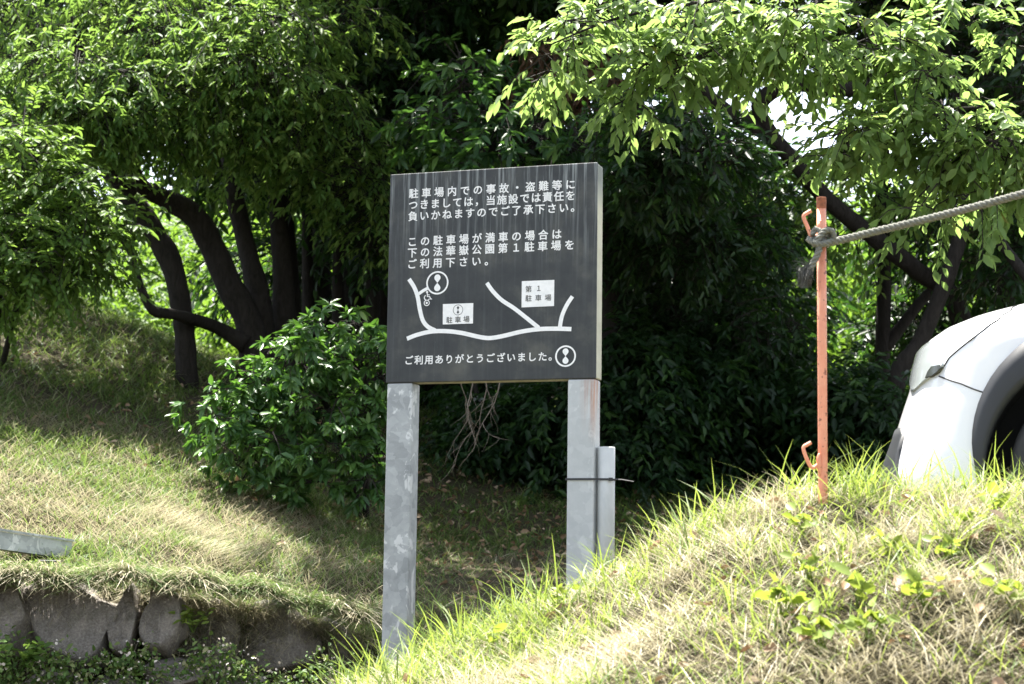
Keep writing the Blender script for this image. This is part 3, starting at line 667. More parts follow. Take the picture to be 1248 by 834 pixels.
for text, a, b in [('駐車場内での事故・盗難等に', C1(196, 202), C1(1030, 157)), ('つきましては，当施設では責任を', C1(194, 263), C1(1030, 216)), ('負いかねますのでご了承下さい。', C1(192, 324), C1(1058, 277)),
                   ('この駐車場が満車の場合は', C1(188, 460), C1(957, 421)), ('下の法華嶽公園第１駐車場を', C1(188, 519), C1(1025, 478)), ('ご利用下さい。', C1(186, 580), C1(600, 562)),
                   ('ご利用ありがとうございました。', C2(168, 527), C2(937, 502))]:
    lettering(text, a, b, HT if text[1] != '利' or len(text) < 10 else .037)
def strip2(pts, w, y, closed=False):
    pts = [Vector((p[0], p[1])) for p in pts]; n = len(pts); V = []; Fc = []
    for i, p in enumerate(pts):
        a = pts[(i - 1) % n] if closed or i else p; c = pts[(i + 1) % n] if closed or i < n - 1 else p
        t = (c - a).normalized(); nn = Vector((-t.y, t.x))
        V += [(p.x - nn.x * w / 2, y, p.y - nn.y * w / 2), (p.x + nn.x * w / 2, y, p.y + nn.y * w / 2)]
    m_ = n if closed else n - 1
    for i in range(m_):
        a = 2 * i; b_ = 2 * ((i + 1) % n); Fc.append((a, b_, b_ + 1, a + 1))
    return V, Fc
def smooth2(pts, n=8):
    o, _ = curve([(Vector((p[0], p[1], 0)), 1) for p in pts], n); return [(v.x, v.y) for v in o]
rw = .0195
mb = MB()
roads = [([(158, 410), (215, 388), (290, 371), (370, 369), (450, 378), (540, 398), (600, 405), (670, 394), (770, 370), (860, 357), (950, 354), (1034, 356)], rw),
         ([(170, 90), (198, 135), (216, 185), (227, 250), (243, 310), (270, 345), (310, 366)], rw),
         ([(218, 172), (245, 153), (272, 138)], rw * .75),
         ([(586, 110), (618, 155), (665, 202), (730, 245), (790, 292), (862, 350)], rw * .95),
         ([(1040, 182), (1010, 228), (985, 285), (973, 345)], rw * .95)]
for k, (pl, wd) in enumerate(roads):
    v, f = strip2(smooth2([C2(*p) for p in pl]), wd, -.0011 - .00012 * k); mb.add(v, f)
at_sign(mb.build('map_line', MT['sign_white'], sroot))
def ring(mb, c, r, w, y, n=40):
    v, f = strip2([(c[0] + r * math.cos(2 * math.pi * i / n), c[1] + r * math.sin(2 * math.pi * i / n)) for i in range(n)], w, y, True); mb.add(v, f)
def drop(mb, c, tip, r, y):
    """filled ball drawn out to a point"""
    c = Vector((c[0], c[1])); t = Vector((tip[0], tip[1])); ax = (t - c); L = ax.length; ax = ax / L; nx_ = Vector((-ax.y, ax.x)); pts = []
    a0 = math.acos(min(.99, r / L)) * .92
    for i in range(25):
        an = a0 + (2 * math.pi - 2 * a0) * i / 24; p = c + (ax * math.cos(an) + nx_ * math.sin(an)) * r; pts.append((p.x, y, p.y))
    pts.append((t.x, y, t.y)); mb.add(pts, [tuple(range(len(pts)))])
def emblem(mb, c, r, w, y, br=.31):
    ring(mb, c, r, w, y)
    drop(mb, (c[0], c[1] + r * .47), (c[0], c[1]), r * br, y); drop(mb, (c[0], c[1] - r * .47), (c[0], c[1]), r * br, y)
mb = MB(); emblem(mb, C2(322, 110), .0505, .0075, -.0021, .30); at_sign(mb.build('emblem', MT['sign_white'], sroot))
mb = MB(); emblem(mb, C2(1003, 500), .0445, .0075, -.0012, .31); at_sign(mb.build('emblem', MT['sign_white'], sroot))
# wheelchair mark with a small ring under it
mb = MB()
def stroke(pl, w): v, f = strip2([C2(*p) for p in pl], w, -.0019); mb.add(v, f)
c = C2(268, 184)
ring(mb, C2(267, 160), .003, .005, -.0019, 12)
stroke([(268, 166), (268, 184), (280, 184), (287, 198), (293, 196)], .0045)
stroke([(268, 174), (280, 175)], .004)
arc = [(268 + 15 * math.cos(t), 190 + 15 * math.sin(t)) for t in np.linspace(-2.3, 1.4, 14)[::-1]]
arc = [(266 + 14 * math.cos(t), 190 + 14 * math.sin(t)) for t in np.linspace(.35, 4.2, 14)]
stroke(arc, .0045)
ring(mb, C2(265, 218), .0125, .004, -.0019, 20); ring(mb, C2(265, 218), .003, .005, -.0019, 10)
at_sign(mb.build('wheelchair_mark', MT['sign_white'], sroot))
for quad, txts, em in [([(351, 224), (513, 218), (511, 327), (350, 333)], [('駐車場', (386, 310), (477, 305))], ((432, 255), .0232)),
                       ([(772, 101), (944, 94), (942, 233), (770, 241)], [('第１', (808, 144), (862, 140)), ('駐車場', (808, 193), (911, 189))], None)]:
    q = [C2(*p) for p in quad]; mb = MB(); mb.add([(p[0], -.0012, p[1]) for p in q] + [(p[0], .003, p[1]) for p in q], [(3, 2, 1, 0), (0, 1, 5, 4), (1, 2, 6, 5), (2, 3, 7, 6), (3, 0, 4, 7)])
    pl = at_sign(mb.build('label_plate', MT['sign_white'], sroot))
    for t_, a, b in txts: lettering(t_, C2(*a), C2(*b), .0265, m='sign_black', parent=pl, y=-.0022, off=.006)
    if em:
        mb = MB(); emblem(mb, C2(*em[0]), em[1], .0022, -.0022, .24); mb.build('emblem', MT['sign_black'], pl)

# grey pipe and its cable tie
pl = sroot.matrix_basis
def SW(x, y, z):    # board coordinates to world
    c, s = math.cos(PHI), math.sin(PHI); return Vector((S0.x + x * c + y * s, S0.y - x * s + y * c, S0.z + z))
pb = SW(BW + .036, .055, -.3)
pz0 = gz(pb.x, pb.y) - .2; ptop = P(736, 545, pb.y).z
mb = MB(); n = 28; r0 = .0385
pts = [(pb.x, pb.y, pz0), (pb.x, pb.y, ptop - .004), (pb.x, pb.y, ptop)]
mb.tube(pts, [r0, r0, r0 - .003], n)
o = mb.build('pipe', MT['pvc'], smooth=False, base=(pb.x, pb.y, pz0)); o.location = (pb.x, pb.y, pz0)
for p in o.data.polygons: p.use_smooth = len(p.vertices) == 4
tag(o, 'short grey plastic pipe strapped to the right post of the signboard', 'pipe')
tz = P(715, 585, 8.0).z - S0.z
mb = MB()
loop = [(.866, -.001), (.93, -.0025), (.996, -.0015), (1.02, .012), (1.036, .0145), (1.055, .018), (1.07, .032), (1.077, .055), (1.068, .08), (1.04, .098), (1.0, .106), (.93, .106), (.868, .104), (.865, .05)]
loop = [SW(a, b, tz) for a, b in loop]
V = []; Fc = []
nl = len(loop)
for p in loop: V += [(p.x, p.y, p.z - .0045), (p.x, p.y, p.z + .0045)]
ctr = sum(loop, Vector()) / nl
for p in loop:
    d = (p - ctr); d.z = 0; d = d.normalized() * .0022; V += [(p.x + d.x, p.y + d.y, p.z - .0045), (p.x + d.x, p.y + d.y, p.z + .0045)]
for i in range(nl):
    a, b = 2 * i, 2 * ((i + 1) % nl); A_, B_ = a + 2 * nl, b + 2 * nl
    Fc += [(A_, B_, B_ + 1, A_ + 1), (a, a + 1, b + 1, b), (a, b, B_, A_), (a + 1, A_ + 1, B_ + 1, b + 1)]
mb.add(V, Fc)
q = SW(1.066, .018, tz); 
mb.box((q.x - .009, q.y - .006, q.z - .007), (q.x + .009, q.y + .006, q.z + .007))
q2 = SW(1.175, .0, tz - .012); qm = SW(1.12, .006, tz - .003)
mb.tube([q, qm, q2], [.004, .0035, .0025], 5)
tag(mb.build('cable_tie', MT['black']), 'black cable tie looped round the right post and the grey pipe', 'cable tie')

# ------------------------------------------------------------------ orange stake and rope
YS = 5.85; ks = YS / F
sb = P(1003, 603, YS); sbz = gz(sb.x, sb.y); st_ = P(1001, 241, YS)
sk = empty('rope_stake', (sb.x, sb.y, sbz), 'thin orange steel stake with two hooks holding the end of the rope', 'stake')
bs = (sb.x, sb.y, sbz)
axis = (st_ - sb)
mb = MB(); bot = sb - axis * .35; tops = sb + axis * .965
mb.tube([bot, sb, sb + axis * .5, tops], .0155, 16); mb.build('pole', MT['orange'], sk, smooth=True, base=bs)
mb = MB(); mb.tube([tops - axis * .004, tops + axis * .010, tops + axis * .034, st_], [.0159, .0166, .0164, .0150], 16, True); mb.build('cap', MT['rust'], sk, base=bs)
def hook(pl, plate):
    mb = MB(); o, r = curve([(P(a, b, YS - dy), .0062) for a, b, dy in pl], 6); mb.tube(o, r, 10)
    o, r = curve([(P(a, b, YS - dy), w) for a, b, dy, w in plate], 4); mb.tube(o, r, 8)
    mb.build('hook', MT['orange'], sk, smooth=True, base=bs)
hook([(997, 566, .012), (992, 570, .014), (987.5, 568, .014), (983, 559, .014), (979.5, 549, .014), (980, 544.5, .014), (984, 542, .014), (988.5, 539.5, .014)], [(1000, 580, .008, .004), (998.5, 571, .012, .0075), (998, 560, .013, .0085), (998.5, 553, .012, .004)])
hook([(996, 287, .012), (992.5, 291, .014), (988.5, 288, .014), (984.5, 278, .014), (980, 267, .014), (980, 262.5, .014), (984, 259.5, .014), (988.5, 257, .014)], [(1000, 291, .008, .004), (999, 284, .013, .0085), (998.5, 275, .013, .0085), (1000, 269, .010, .003)])

def rope_strands(mb, path, r, pitch=.055, m=0, sides=7, phase=0):
    """three strands laid round a path of Vectors"""
    L = [0]
    for a, b in zip(path, path[1:]): L.append(L[-1] + (b - a).length)
    n = max(8, int(L[-1] / .0045))
    ds = np.linspace(0, L[-1], n); arr = np.array([p[:] for p in path])
    xyz = np.stack([np.interp(ds, L, arr[:, k]) for k in range(3)], 1)
    t = unit(np.gradient(xyz, axis=0)); u = np.zeros_like(t); up_ = Vector((0.13, -.2, .97)).normalized(); u0 = np.array(up_)
    for i in range(n):
        u0 = u0 - t[i] * (u0 @ t[i]); u0 = u0 / max(np.linalg.norm(u0), 1e-6); u[i] = u0
    wv = np.cross(t, u)
    for k in range(3):
        an = ds / pitch * 2 * math.pi + k * 2.0944 + phase
        c = xyz + (u * np.cos(an)[:, None] + wv * np.sin(an)[:, None]) * r * .52
        mb.tube([Vector(q) for q in c], r * .56, sides, True, m)
def spl(pl, n=8, rad=1): return curve([(P(a, b, c), 1) for a, b, c in pl], n)[0]
rr = .0125
rp = empty('rope', (sb.x, sb.y, P(1001, 293, YS).z), 'weathered grey twisted rope knotted to the orange stake and stretching away to the right', 'rope')
rb = tuple(rp.location)
mb = MB(); rope_strands(mb, spl([(1006, 297, YS - .02), (1030, 291.5, YS - .02), (1062, 283.5, YS - .05), (1110, 272, YS - .10), (1160, 259.5, YS - .16), (1210, 246.5, YS - .22), (1260, 233, YS - .27), (1420, 192, YS - .38), (1640, 140, YS - .48), (1950, 78, YS - .55)], 10), rr, .05)
mb.build('line', MT['rope'], rp, smooth=True, base=rb)
mb = MB()
kx, ky = 1001, 292
def loopp(cy, rx, dep, tilt, a0, a1, n=20, cx=kx, sx=1.0):
    out = []
    for t in np.linspace(a0, a1, n):
        out.append(P(cx + rx * math.cos(t) * sx, cy + tilt * math.cos(t), YS - dep * math.sin(t)))
    return out
rope_strands(mb, loopp(294, 12.5, .030, 2.5, -3.3, 2.9), rr * .82, .045)
rope_strands(mb, loopp(289, 12, .029, -4, .2, 5.9), rr * .80, .045)
rope_strands(mb, spl([(1012, 296, YS - .015), (1016, 290, YS - .03), (1014, 282, YS - .038), (1006, 281, YS - .042), (1000, 287, YS - .046), (996, 294, YS - .046), (993, 300, YS - .03)], 8), rr * .8, .045)
rope_strands(mb, spl([(985, 291, YS - .02), (992, 296, YS - .044), (1003, 297.5, YS - .048), (1012, 294.5, YS - .036), (1018, 292, YS - .02)], 8), rr * .82, .045)
rope_strands(mb, spl([(990, 287, YS - .028), (994, 279, YS - .03), (1000, 283, YS - .036)], 8), rr * .75, .045)
mb.build('knot', MT['rope'], rp, smooth=True, base=rb)
mb = MB(); rope_strands(mb, spl([(999, 297, YS - .04), (998, 305, YS - .042), (995, 313, YS - .038), (991, 321, YS - .034), (987, 329, YS - .03)], 8), rr * .88, .05)
mb.build('tail', MT['rope'], rp, smooth=True, base=rb)
mb = MB()
for k in range(150):
    a = P(random.gauss(987, 2.6), random.uniform(322, 331), YS - .03 + random.uniform(-.012, .012))
    e = P(random.gauss(980, 5), random.uniform(336, 352), YS - .03 + random.uniform(-.025, .025)); mid = (a + e) / 2 + Vector((random.gauss(-.004, .005), random.gauss(0, .006), random.gauss(0, .004)))
    o, r = curve([(a, .0013), (mid, .0012), (e, .0007)], 3); mb.tube(o, r, 3, False)
for k in range(40):
    a = P(random.gauss(985, 3), random.uniform(318, 330), YS - .03); e = a + Vector((random.gauss(-.03, .015), random.gauss(0, .015), random.gauss(-.01, .02)))
    mb.tube([a, (a + e) / 2 + Vector((0, 0, .004)), e], [.0009, .0008, .0005], 3, False)
mb.build('frayed_end', MT['rope_fray'], rp, base=rb)

# the next stake of the row, which takes the other end of the rope
e2 = P(1952, 78, YS - .55); r2 = sk.copy(); COL.objects.link(r2); g2 = gz(e2.x, e2.y); r2.location = (e2.x, e2.y, g2)
r2.scale.z = (e2.z + .1 - g2) / .955; r2['label'] = 'second orange steel stake beyond the white car at the far end of the rope'
for c_ in list(sk.children): k_ = c_.copy(); COL.objects.link(k_); k_.parent = r2

# ------------------------------------------------------------------ white car
PSI = R(18)                                      # the car points left and a little away from the road
CW = .84; CZ = 1.565                            # half width, ground under the car
CROOT = Vector(((1348 - 624) / F * 6.6 + CW * math.sin(PSI), 6.6 + CW * math.cos(PSI), CZ))
car = empty('parked_car', CROOT, 'white compact car with grey wheel arch cladding parked behind the rope', 'car', rz=-PSI)
def prof(tab, z):
    a = np.array(tab); return float(np.interp(z, a[:, 0], a[:, 1]))
XF = [(.20, -.04), (.28, -.07), (.40, -.045), (.52, 0.0), (.62, .03), (.72, .065), (.80, .08), (.87, .10), (.92, .14), (.96, .195), (1.0, .29), (1.045, .48), (1.085, .72), (1.115, .96), (1.14, 1.16), (1.34, 1.46), (1.54, 1.74), (1.63, 2.0), (1.67, 2.35)]
XR = [(.20, 3.72), (.3, 3.78), (.6, 3.80), (.9, 3.78), (1.08, 3.74), (1.36, 3.62), (1.55, 3.5), (1.61, 3.35), (1.65, 3.0)]
HW = [(.20, .78), (.28, .83), (.45, .84), (.75, .835), (.87, .82), (.93, .795), (.97, .765), (1.0, .74), (1.05, .72), (1.10, .715), (1.32, .67), (1.52, .60), (1.61, .51), (1.65, .38)]
AF = .50
def outline(z, n=26):
    """half plan at height z: from the nose centre round the near side to the tail centre"""
    xf, xr, w_ = prof(XF, z), prof(XR, z), prof(HW, z)
    af = min(AF, (xr - xf) * .35); ar = min(.45, (xr - xf) * .3); e = 2 / 2.4
    out = []
    for t in np.linspace(0, math.pi / 2, n): out.append((xf + af * (1 - math.cos(t) ** e), -w_ * math.sin(t) ** e))
    for t in np.linspace(0, 1, 34)[1:-1]: out.append((xf + af + (xr - ar - xf - af) * t, -w_))
    for t in np.linspace(math.pi / 2, 0, 16): out.append((xr - ar * (1 - math.cos(t) ** e), -w_ * math.sin(t) ** e))
    return out
zs = sorted(set([.2, .22, .26, .3, .36, .42, .48, .54, .6, .66, .72, .77, .80, .83, .855, .88, .90, .92, .94, .96, .978, .995, 1.01, 1.025, 1.04, 1.06, 1.08, 1.10, 1.16, 1.24, 1.34, 1.43, 1.52, 1.57, 1.61, 1.635, 1.65]))
mb = MB(); V = []; per = None
for z in zs:
    o = outline(z); full = o + [(x, -y) for x, y in o[-2:0:-1]]; per = len(full); V += [(x, y, z) for x, y in full]
Fc = []
for i in range(len(zs) - 1):
    for k in range(per):
        a = i * per + k; b = i * per + (k + 1) % per; Fc.append((a, b, b + per, a + per))
Fc.append(tuple(range(per - 1, -1, -1))); Fc.append(tuple(range((len(zs) - 1) * per, len(zs) * per)))
mb.add(V, Fc)
body = mb.build('body', [MT['car_white'], MT['well']], None, smooth=True)
wheels = [(.83, .36), (3.12, .36)]
cut = MB()
for x, z in wheels:
    for sgn in (-1, 1):
        c = [(x, sgn * .95, z), (x, sgn * .50, z)]; cut.tube(c, .435, 40)
    
cuto = cut.build('cut', [MT['car_white'], MT['well']]); cuto.data.polygons.foreach_set('material_index', [1] * len(cuto.data.polygons))
bo = body.modifiers.new('b', 'BOOLEAN'); bo.object = cuto; bo.operation = 'DIFFERENCE'; bo.solver = 'EXACT'
try: bo.material_mode = 'TRANSFER'
except Exception: pass
bpy.context.view_layer.update(); dg = bpy.context.evaluated_depsgraph_get()
nm = bpy.data.meshes.new_from_object(body.evaluated_get(dg)); body.modifiers.clear(); body.data = nm; bpy.data.objects.remove(cuto)
body.parent = car; CB = Vector((-.83, 0, 0)); body.location = CB
def pt(z, s, off=0.0, side=-1):
    """point on the skin: s = plan parameter 0 nose centre .. 1 end of the front corner, >1 metres along the side"""
    xf, xr, w_ = prof(XF, z), prof(XR, z), prof(HW, z); af = min(AF, (xr - xf) * .35); e = 2 / 2.4
    if s <= 1:
        t = s * math.pi / 2; p = Vector((xf + af * (1 - math.cos(t) ** e), -w_ * math.sin(t) ** e, z))
        nrm = Vector((-math.cos(t), -math.sin(t), .12 if z < .8 else .5)).normalized()
    else: p = Vector((xf + af + (s - 1), -w_, z)); nrm = Vector((0, -1, .05 if z < .85 else .4)).normalized()
    p += nrm * off; return Vector((p.x, p.y * -side, p.z))
def x2s(z, x):
    xf, xr = prof(XF, z), prof(XR, z); af = min(AF, (xr - xf) * .35)
    if x >= xf + af: return 1 + x - xf - af
    e = 2 / 2.4; v = max(0, 1 - (x - xf) / af); return math.acos(min(1, v ** (1 / e))) / (math.pi / 2)
def patch(name, m, rows, off, side=-1, ns=14, parent=None):
    """rows: (z, s0, s1); a skin panel with a turned-in rim"""
    mb = MB(); V = []; nr = len(rows)
    for z, a, b in rows:
        for k in range(ns): V.append(tuple(pt(z, a + (b - a) * k / (ns - 1), off, side)))
    for z, a, b in rows:
        for k in range(ns): V.append(tuple(pt(z, a + (b - a) * k / (ns - 1), -.02, side)))
    Fc = []; B = nr * ns
    for i in range(nr - 1):
        for k in range(ns - 1):
            a = i * ns + k; Fc.append((a, a + 1, a + ns + 1, a + ns))
    loop_ = [k for k in range(ns)] + [i * ns + ns - 1 for i in range(1, nr)] + [(nr - 1) * ns + k for k in range(ns - 2, -1, -1)] + [i * ns for i in range(nr - 2, 0, -1)]
    for i in range(len(loop_)):
        a, b = loop_[i], loop_[(i + 1) % len(loop_)]; Fc.append((b, a, a + B, b + B))
    if side > 0: Fc = [f[::-1] for f in Fc]
    mb.add(V, Fc); o = mb.build(name, MT[m], parent or car, smooth=True)
    if not parent: o.location = CB
    return o
def S(tab): # rows given as (z, x0, x1)
    return [(z, x2s(z, a), x2s(z, b)) for z, a, b in tab]
_gz = np.arange(.21, 1.09, .006); _gs = np.concatenate([np.arange(0, 1, .0125), np.arange(1, 1.6, .012)])
_rm = Matrix.Rotation(-PSI, 4, 'Z')
_gp = np.array([[(CROOT + _rm @ (pt(z_, s_) + CB))[:] for s_ in _gs] for z_ in _gz]).reshape(-1, 3)
_gu, _gv = pix(_gp[:, 0], _gp[:, 1], _gp[:, 2])
def zs_at(px, py):
    """where on the near skin a photo pixel falls: (z, s)"""
    k = int(np.argmin((_gu - px) ** 2 + (_gv - py) ** 2 + np.maximum(.18 - np.tile(_gs, len(_gz)), 0) * 400)); return _gz[k // len(_gs)], _gs[k % len(_gs)]
def skin(name, m, rows, off, side, parent=None, ns=14):
    """rows of photo pixels ((left), (right)) bottom to top -> a raised skin panel with a turned-in rim"""
    R_ = [(zs_at(*a), zs_at(*b)) for a, b in rows]; RR = []
    for (a, b), (c, d) in zip(R_, R_[1:]):
        for t in (0, .25, .5, .75): RR.append(((a[0] + (c[0] - a[0]) * t, a[1] + (c[1] - a[1]) * t), (b[0] + (d[0] - b[0]) * t, b[1] + (d[1] - b[1]) * t)))
    RR.append(R_[-1]); nr = len(RR); V = []
    for o_ in (off, -.02):
        for a, b in RR:
            for k in range(ns):
                t = k / (ns - 1); V.append(tuple(pt(a[0] + (b[0] - a[0]) * t, a[1] + (b[1] - a[1]) * t, o_, side)))
    Fc = []; B = nr * ns
    for i in range(nr - 1):
        for k in range(ns - 1): a = i * ns + k; Fc.append((a, a + 1, a + ns + 1, a + ns))
    lp_ = [k for k in range(ns)] + [i * ns + ns - 1 for i in range(1, nr)] + [(nr - 1) * ns + k for k in range(ns - 2, -1, -1)] + [i * ns for i in range(nr - 2, 0, -1)]
    for i in range(len(lp_)): a, b = lp_[i], lp_[(i + 1) % len(lp_)]; Fc.append((b, a, a + B, b + B))
    if side > 0: Fc = [f[::-1] for f in Fc]
    mb = MB(); mb.add(V, Fc); o = mb.build(name, MT[m], parent or car, smooth=True)
    if not parent: o.location = CB
    return o
for side in (-1, 1):
    hl = skin('headlight', 'lens', [((1113, 478), (1116, 477)), ((1111, 465), (1128, 466)), ((1112, 452), (1143, 456)), ((1114, 440), (1151, 446)), ((1118, 431), (1150, 434)), ((1125, 425), (1147, 424)), ((1134, 418), (1143, 417))], .010, side)
    skin('reflector', 'lens_dark', [((1131, 462), (1137, 460)), ((1133, 454), (1146, 455)), ((1137, 448), (1150, 448)), ((1141, 446), (1149, 446))], .0125, side, hl, 8)
    zr = [(zs_at(a, y)) for a, y in ((1097, 606), (1096, 590), (1094, 570), (1098, 548), (1102, 530), (1100, 522))]
    patch('bumper_trim', 'clad', [(.205, 0, zr[0][1] + .02)] + [(max(.23 + .01 * i, z_), 0, s_) for i, (z_, s_) in enumerate(zr)], .010, side)
    # arch cladding: a ring standing off the skin
    for wi, (wx, wz) in enumerate(wheels):
        mb = MB(); V = []; nr = 40; prof_r = [(.425, -.03), (.425, .014), (.45, .019), (.50, .016), (.545, .011), (.55, -.01)]
        angs = np.linspace(math.pi + .38, -.38, nr)
        for t in angs:
            for rad_, off in prof_r:
                rz_ = rad_; 
                if rad_ > .44: rz_ = .435 + (rad_ - .435) * (.18 + 1.0 * max(0, math.sin(t)))
                x = wx + rz_ * math.cos(t); z = max(.21, wz + rz_ * math.sin(t))
                if wi == 0:
                    p = pt(z, x2s(z, x), off, side)
                else: p = Vector((x, -prof(HW, z) - off, z)); p.y *= -side
                V.append(tuple(p))
        k = len(prof_r); Fc = []
        for i in range(nr - 1):
            for j in range(k - 1):
                a = i * k + j; Fc.append((a, a + 1, a + k + 1, a + k) if side < 0 else (a + k, a + k + 1, a + 1, a))
        mb.add(V, Fc); o = mb.build('wheel_arch_trim', MT['clad'], car, smooth=True); o.location = CB
    # side windows, sill
    for x0, x1 in ((1.62, 2.28), (2.36, 3.05)):
        rows = []
        for z in (1.12, 1.22, 1.35, 1.47, 1.54):
            d = (z - 1.12) * .55; rows.append((z, max(x0 + d, prof(XF, z) + .34), x1 - (d * .25 if x0 > 2 else 0)))
        patch('side_window', 'glass', S(rows), .006, side)
    patch('sill_trim', 'clad', S([(.205, 1.3, 2.66), (.26, 1.3, 2.66), (.33, 1.3, 2.66)]), .012, side)
    # shut lines
    def seam(pl, r=.0032):
        mb = MB(); mb.tube([pt(z, x2s(z, x), .0006, side) for x, z in pl], r, 6); mb.build('shut_line', MT['well'], car).location = CB
    def seamp(pl):
        q = [zs_at(*p_) for p_ in pl]; mb = MB(); mb.tube([pt(a + (c - a) * t, b + (d - b) * t, .0008, side) for (a, b), (c, d) in zip(q, q[1:]) for t in (0, .25, .5, .75)], .003, 6); mb.build('shut_line', MT['well'], car).location = CB
    seamp([(1144, 458), (1158, 464), (1172, 469), (1186, 474), (1200, 479)]); seamp([(1150, 447), (1158, 437), (1170, 426), (1185, 413), (1200, 401), (1216, 390), (1232, 379), (1246, 371)])
    seam([(1.36, .36), (1.36, .6), (1.37, .9), (1.40, 1.0)]); seam([(2.32, .36), (2.32, .7), (2.32, 1.0)])
    for wx, wz in wheels:
        mb = MB(); V = []; prof_w = [(.2, -.09), (.31, -.1), (.325, -.085), (.335, -.05), (.335, .05), (.325, .085), (.31, .1), (.2, .09)]
        n_ = 48
        for i in range(n_):
            an = 2 * math.pi * i / n_
            for r_, yy in prof_w: V.append((wx + r_ * math.cos(an), -.735 * -side + yy, wz + r_ * math.sin(an)))
        k = len(prof_w); Fc = [(i * k + j, ((i + 1) % n_) * k + j, ((i + 1) % n_) * k + j + 1, i * k + j + 1) for i in range(n_) for j in range(k - 1)]
        mb.add(V, Fc); wo = mb.build('wheel', MT['tyre'], car, smooth=True); wo.location = CB
        mb = MB(); yo = -.735 * -side + .075 * side
        for i in range(10):
            an = 2 * math.pi * i / 10; d = Vector((math.cos(an), 0, math.sin(an))); c0 = Vector((wx, yo, wz))
            mb.tube([c0 + d * .03, c0 + d * .21], [.022, .014], 6)
        circ = [Vector((wx + .215 * math.cos(t), yo, wz + .215 * math.sin(t))) for t in np.linspace(0, 2 * math.pi, 40)]
        mb.tube(circ, .016, 8); mb.tube([(wx, yo - .02, wz), (wx, yo + .02, wz)], .045, 16)
        mb.tube([(wx, yo - .06 * side, wz), (wx, yo - .055 * side, wz)], .2, 30)
        mb.build('rim', MT['rim'], wo, smooth=False)
rows = [(1.13, 0, .78), (1.22, 0, .78), (1.35, 0, .78), (1.47, 0, .78)]
for side in (-1, 1): patch('windscreen', 'glass', rows, .006, side)
for side in (-1, 1):
    mb = MB(); mb.box((3.70, (.52 if side > 0 else -.72), .72), (3.80, (.72 if side > 0 else -.52), .98)); o = mb.build('tail_lamp', MT['tail'], car, bevel=.02); o.location = CB

# ------------------------------------------------------------------ stone retaining wall
wb = (-1.8, float(wall_y(-1.8)), .72)
wl = empty('stone_wall', wb, 'low retaining wall of rough grey boulders overhung by dry grass below the slope', 'wall')
def stone(px, py, w_, h_, Y, seed, flat=.45, tilt=0, dep=None):
    py += 9 + 18 * min(1, max(0, (px - 250) / 200)); w_ *= 1.10; c = P(px, py, Y); k = Y / F; bm = bmesh.new(); bmesh.ops.create_icosphere(bm, subdivisions=4, radius=1)
    rs = np.random.default_rng(seed); dirs = unit(rs.normal(size=(13, 3))); ds = .62 + .3 * rs.random(13)
    dirs[0] = (0, -1, .40); ds[0] = flat + .1
    dirs = unit(dirs)
    v = np.array([q.co[:] for q in bm.verts])
    for it in range(2):
        for d, s in zip(dirs, ds):
            e = v @ d - s; v = v - np.where(e > 0, e * .88, 0)[:, None] * d
    nz = (vnoise(v[:, 0] * 3 + seed, v[:, 2] * 3 + v[:, 1], 1, seed) - .5) * .12 + (vnoise(v[:, 0] * 9 + seed, v[:, 2] * 5 + v[:, 1] * 4, 1, seed + 1) - .5) * .07
    # grooves running down the face
    nz = nz + .05 * np.sin(v[:, 0] * 9 + v[:, 2] * 2.5 + seed) * (vnoise(v[:, 0] * 2, v[:, 2] * 2, 1, seed + 5))
    v = v + unit(v) * nz[:, None]
    v = v / np.abs(v).max(0)[None]
    sc = np.array([w_ * .5 * k, dep or .22, h_ * .5 * k]); v = v * sc
    ct, s_ = math.cos(tilt), math.sin(tilt); v = np.stack([v[:, 0] * ct - v[:, 2] * s_, v[:, 1], v[:, 0] * s_ + v[:, 2] * ct], 1)
    for q, co in zip(bm.verts, v): q.co = co
    me = bpy.data.meshes.new('stone'); bm.to_mesh(me); bm.free(); me.materials.append(MT['stone'])
    me.polygons.foreach_set('use_smooth', [True] * len(me.polygons))
    o = bpy.data.objects.new('stone', me); COL.objects.link(o); o.parent = wl
    o.location = c + Vector((0, -.02, 0)) - Vector(wb)
for k, a in enumerate([(88, 752, 132, 124, 9.0, 11, .35, .1), (8, 742, 70, 110, 8.95, 12), (157, 752, 36, 100, 9.02, 13), (200, 745, 52, 96, 9.05, 14, .4, .1), (262, 775, 70, 110, 9.3, 15), (335, 765, 110, 100, 9.45, 16, .4), (405, 772, 80, 90, 9.7, 17),
                       (450, 780, 60, 70, 9.9, 18), (214, 816, 78, 46, 8.95, 19), (60, 832, 90, 50, 8.9, 20), (140, 845, 80, 60, 8.85, 21), (300, 838, 90, 60, 9.2, 22), (390, 835, 90, 60, 9.5, 23), (-60, 770, 100, 130, 8.95, 24), (-150, 770, 100, 130, 8.95, 25)]): stone(*a)

# metal channel at the top of the wall
mb = MB()
A1, A2 = P(-70, 637, 9.1), P(88, 661, 9.75)
ax = (A2 - A1).normalized(); hor = Vector((-ax.y, ax.x, 0)).normalized(); upv = Vector((0, 0, 1))
def sec(p): return [p, p + hor * .012 - upv * .004, p + hor * .012 - upv * .078, p + hor * .10 - upv * .078, p + hor * .10 - upv * .004, p + hor * .112, p + hor * .112 - upv * .09, p - upv * .09]
V = [tuple(q) for p in (A1, A2) for q in sec(p)]; Fc = [(i, i + 8, (i + 1) % 8 + 8, (i + 1) % 8) for i in range(8)] + [(0, 1, 2, 7), (2, 3, 6, 7), (3, 4, 5, 6)] + [tuple(8 + i for i in f[::-1]) for f in ((0, 1, 2, 7), (2, 3, 6, 7), (3, 4, 5, 6))]
mb.add(V, Fc); lid = MB()
ch = empty('gutter_channel', A1, 'grey galvanised steel gutter channel lying on the grass above the wall', 'gutter')
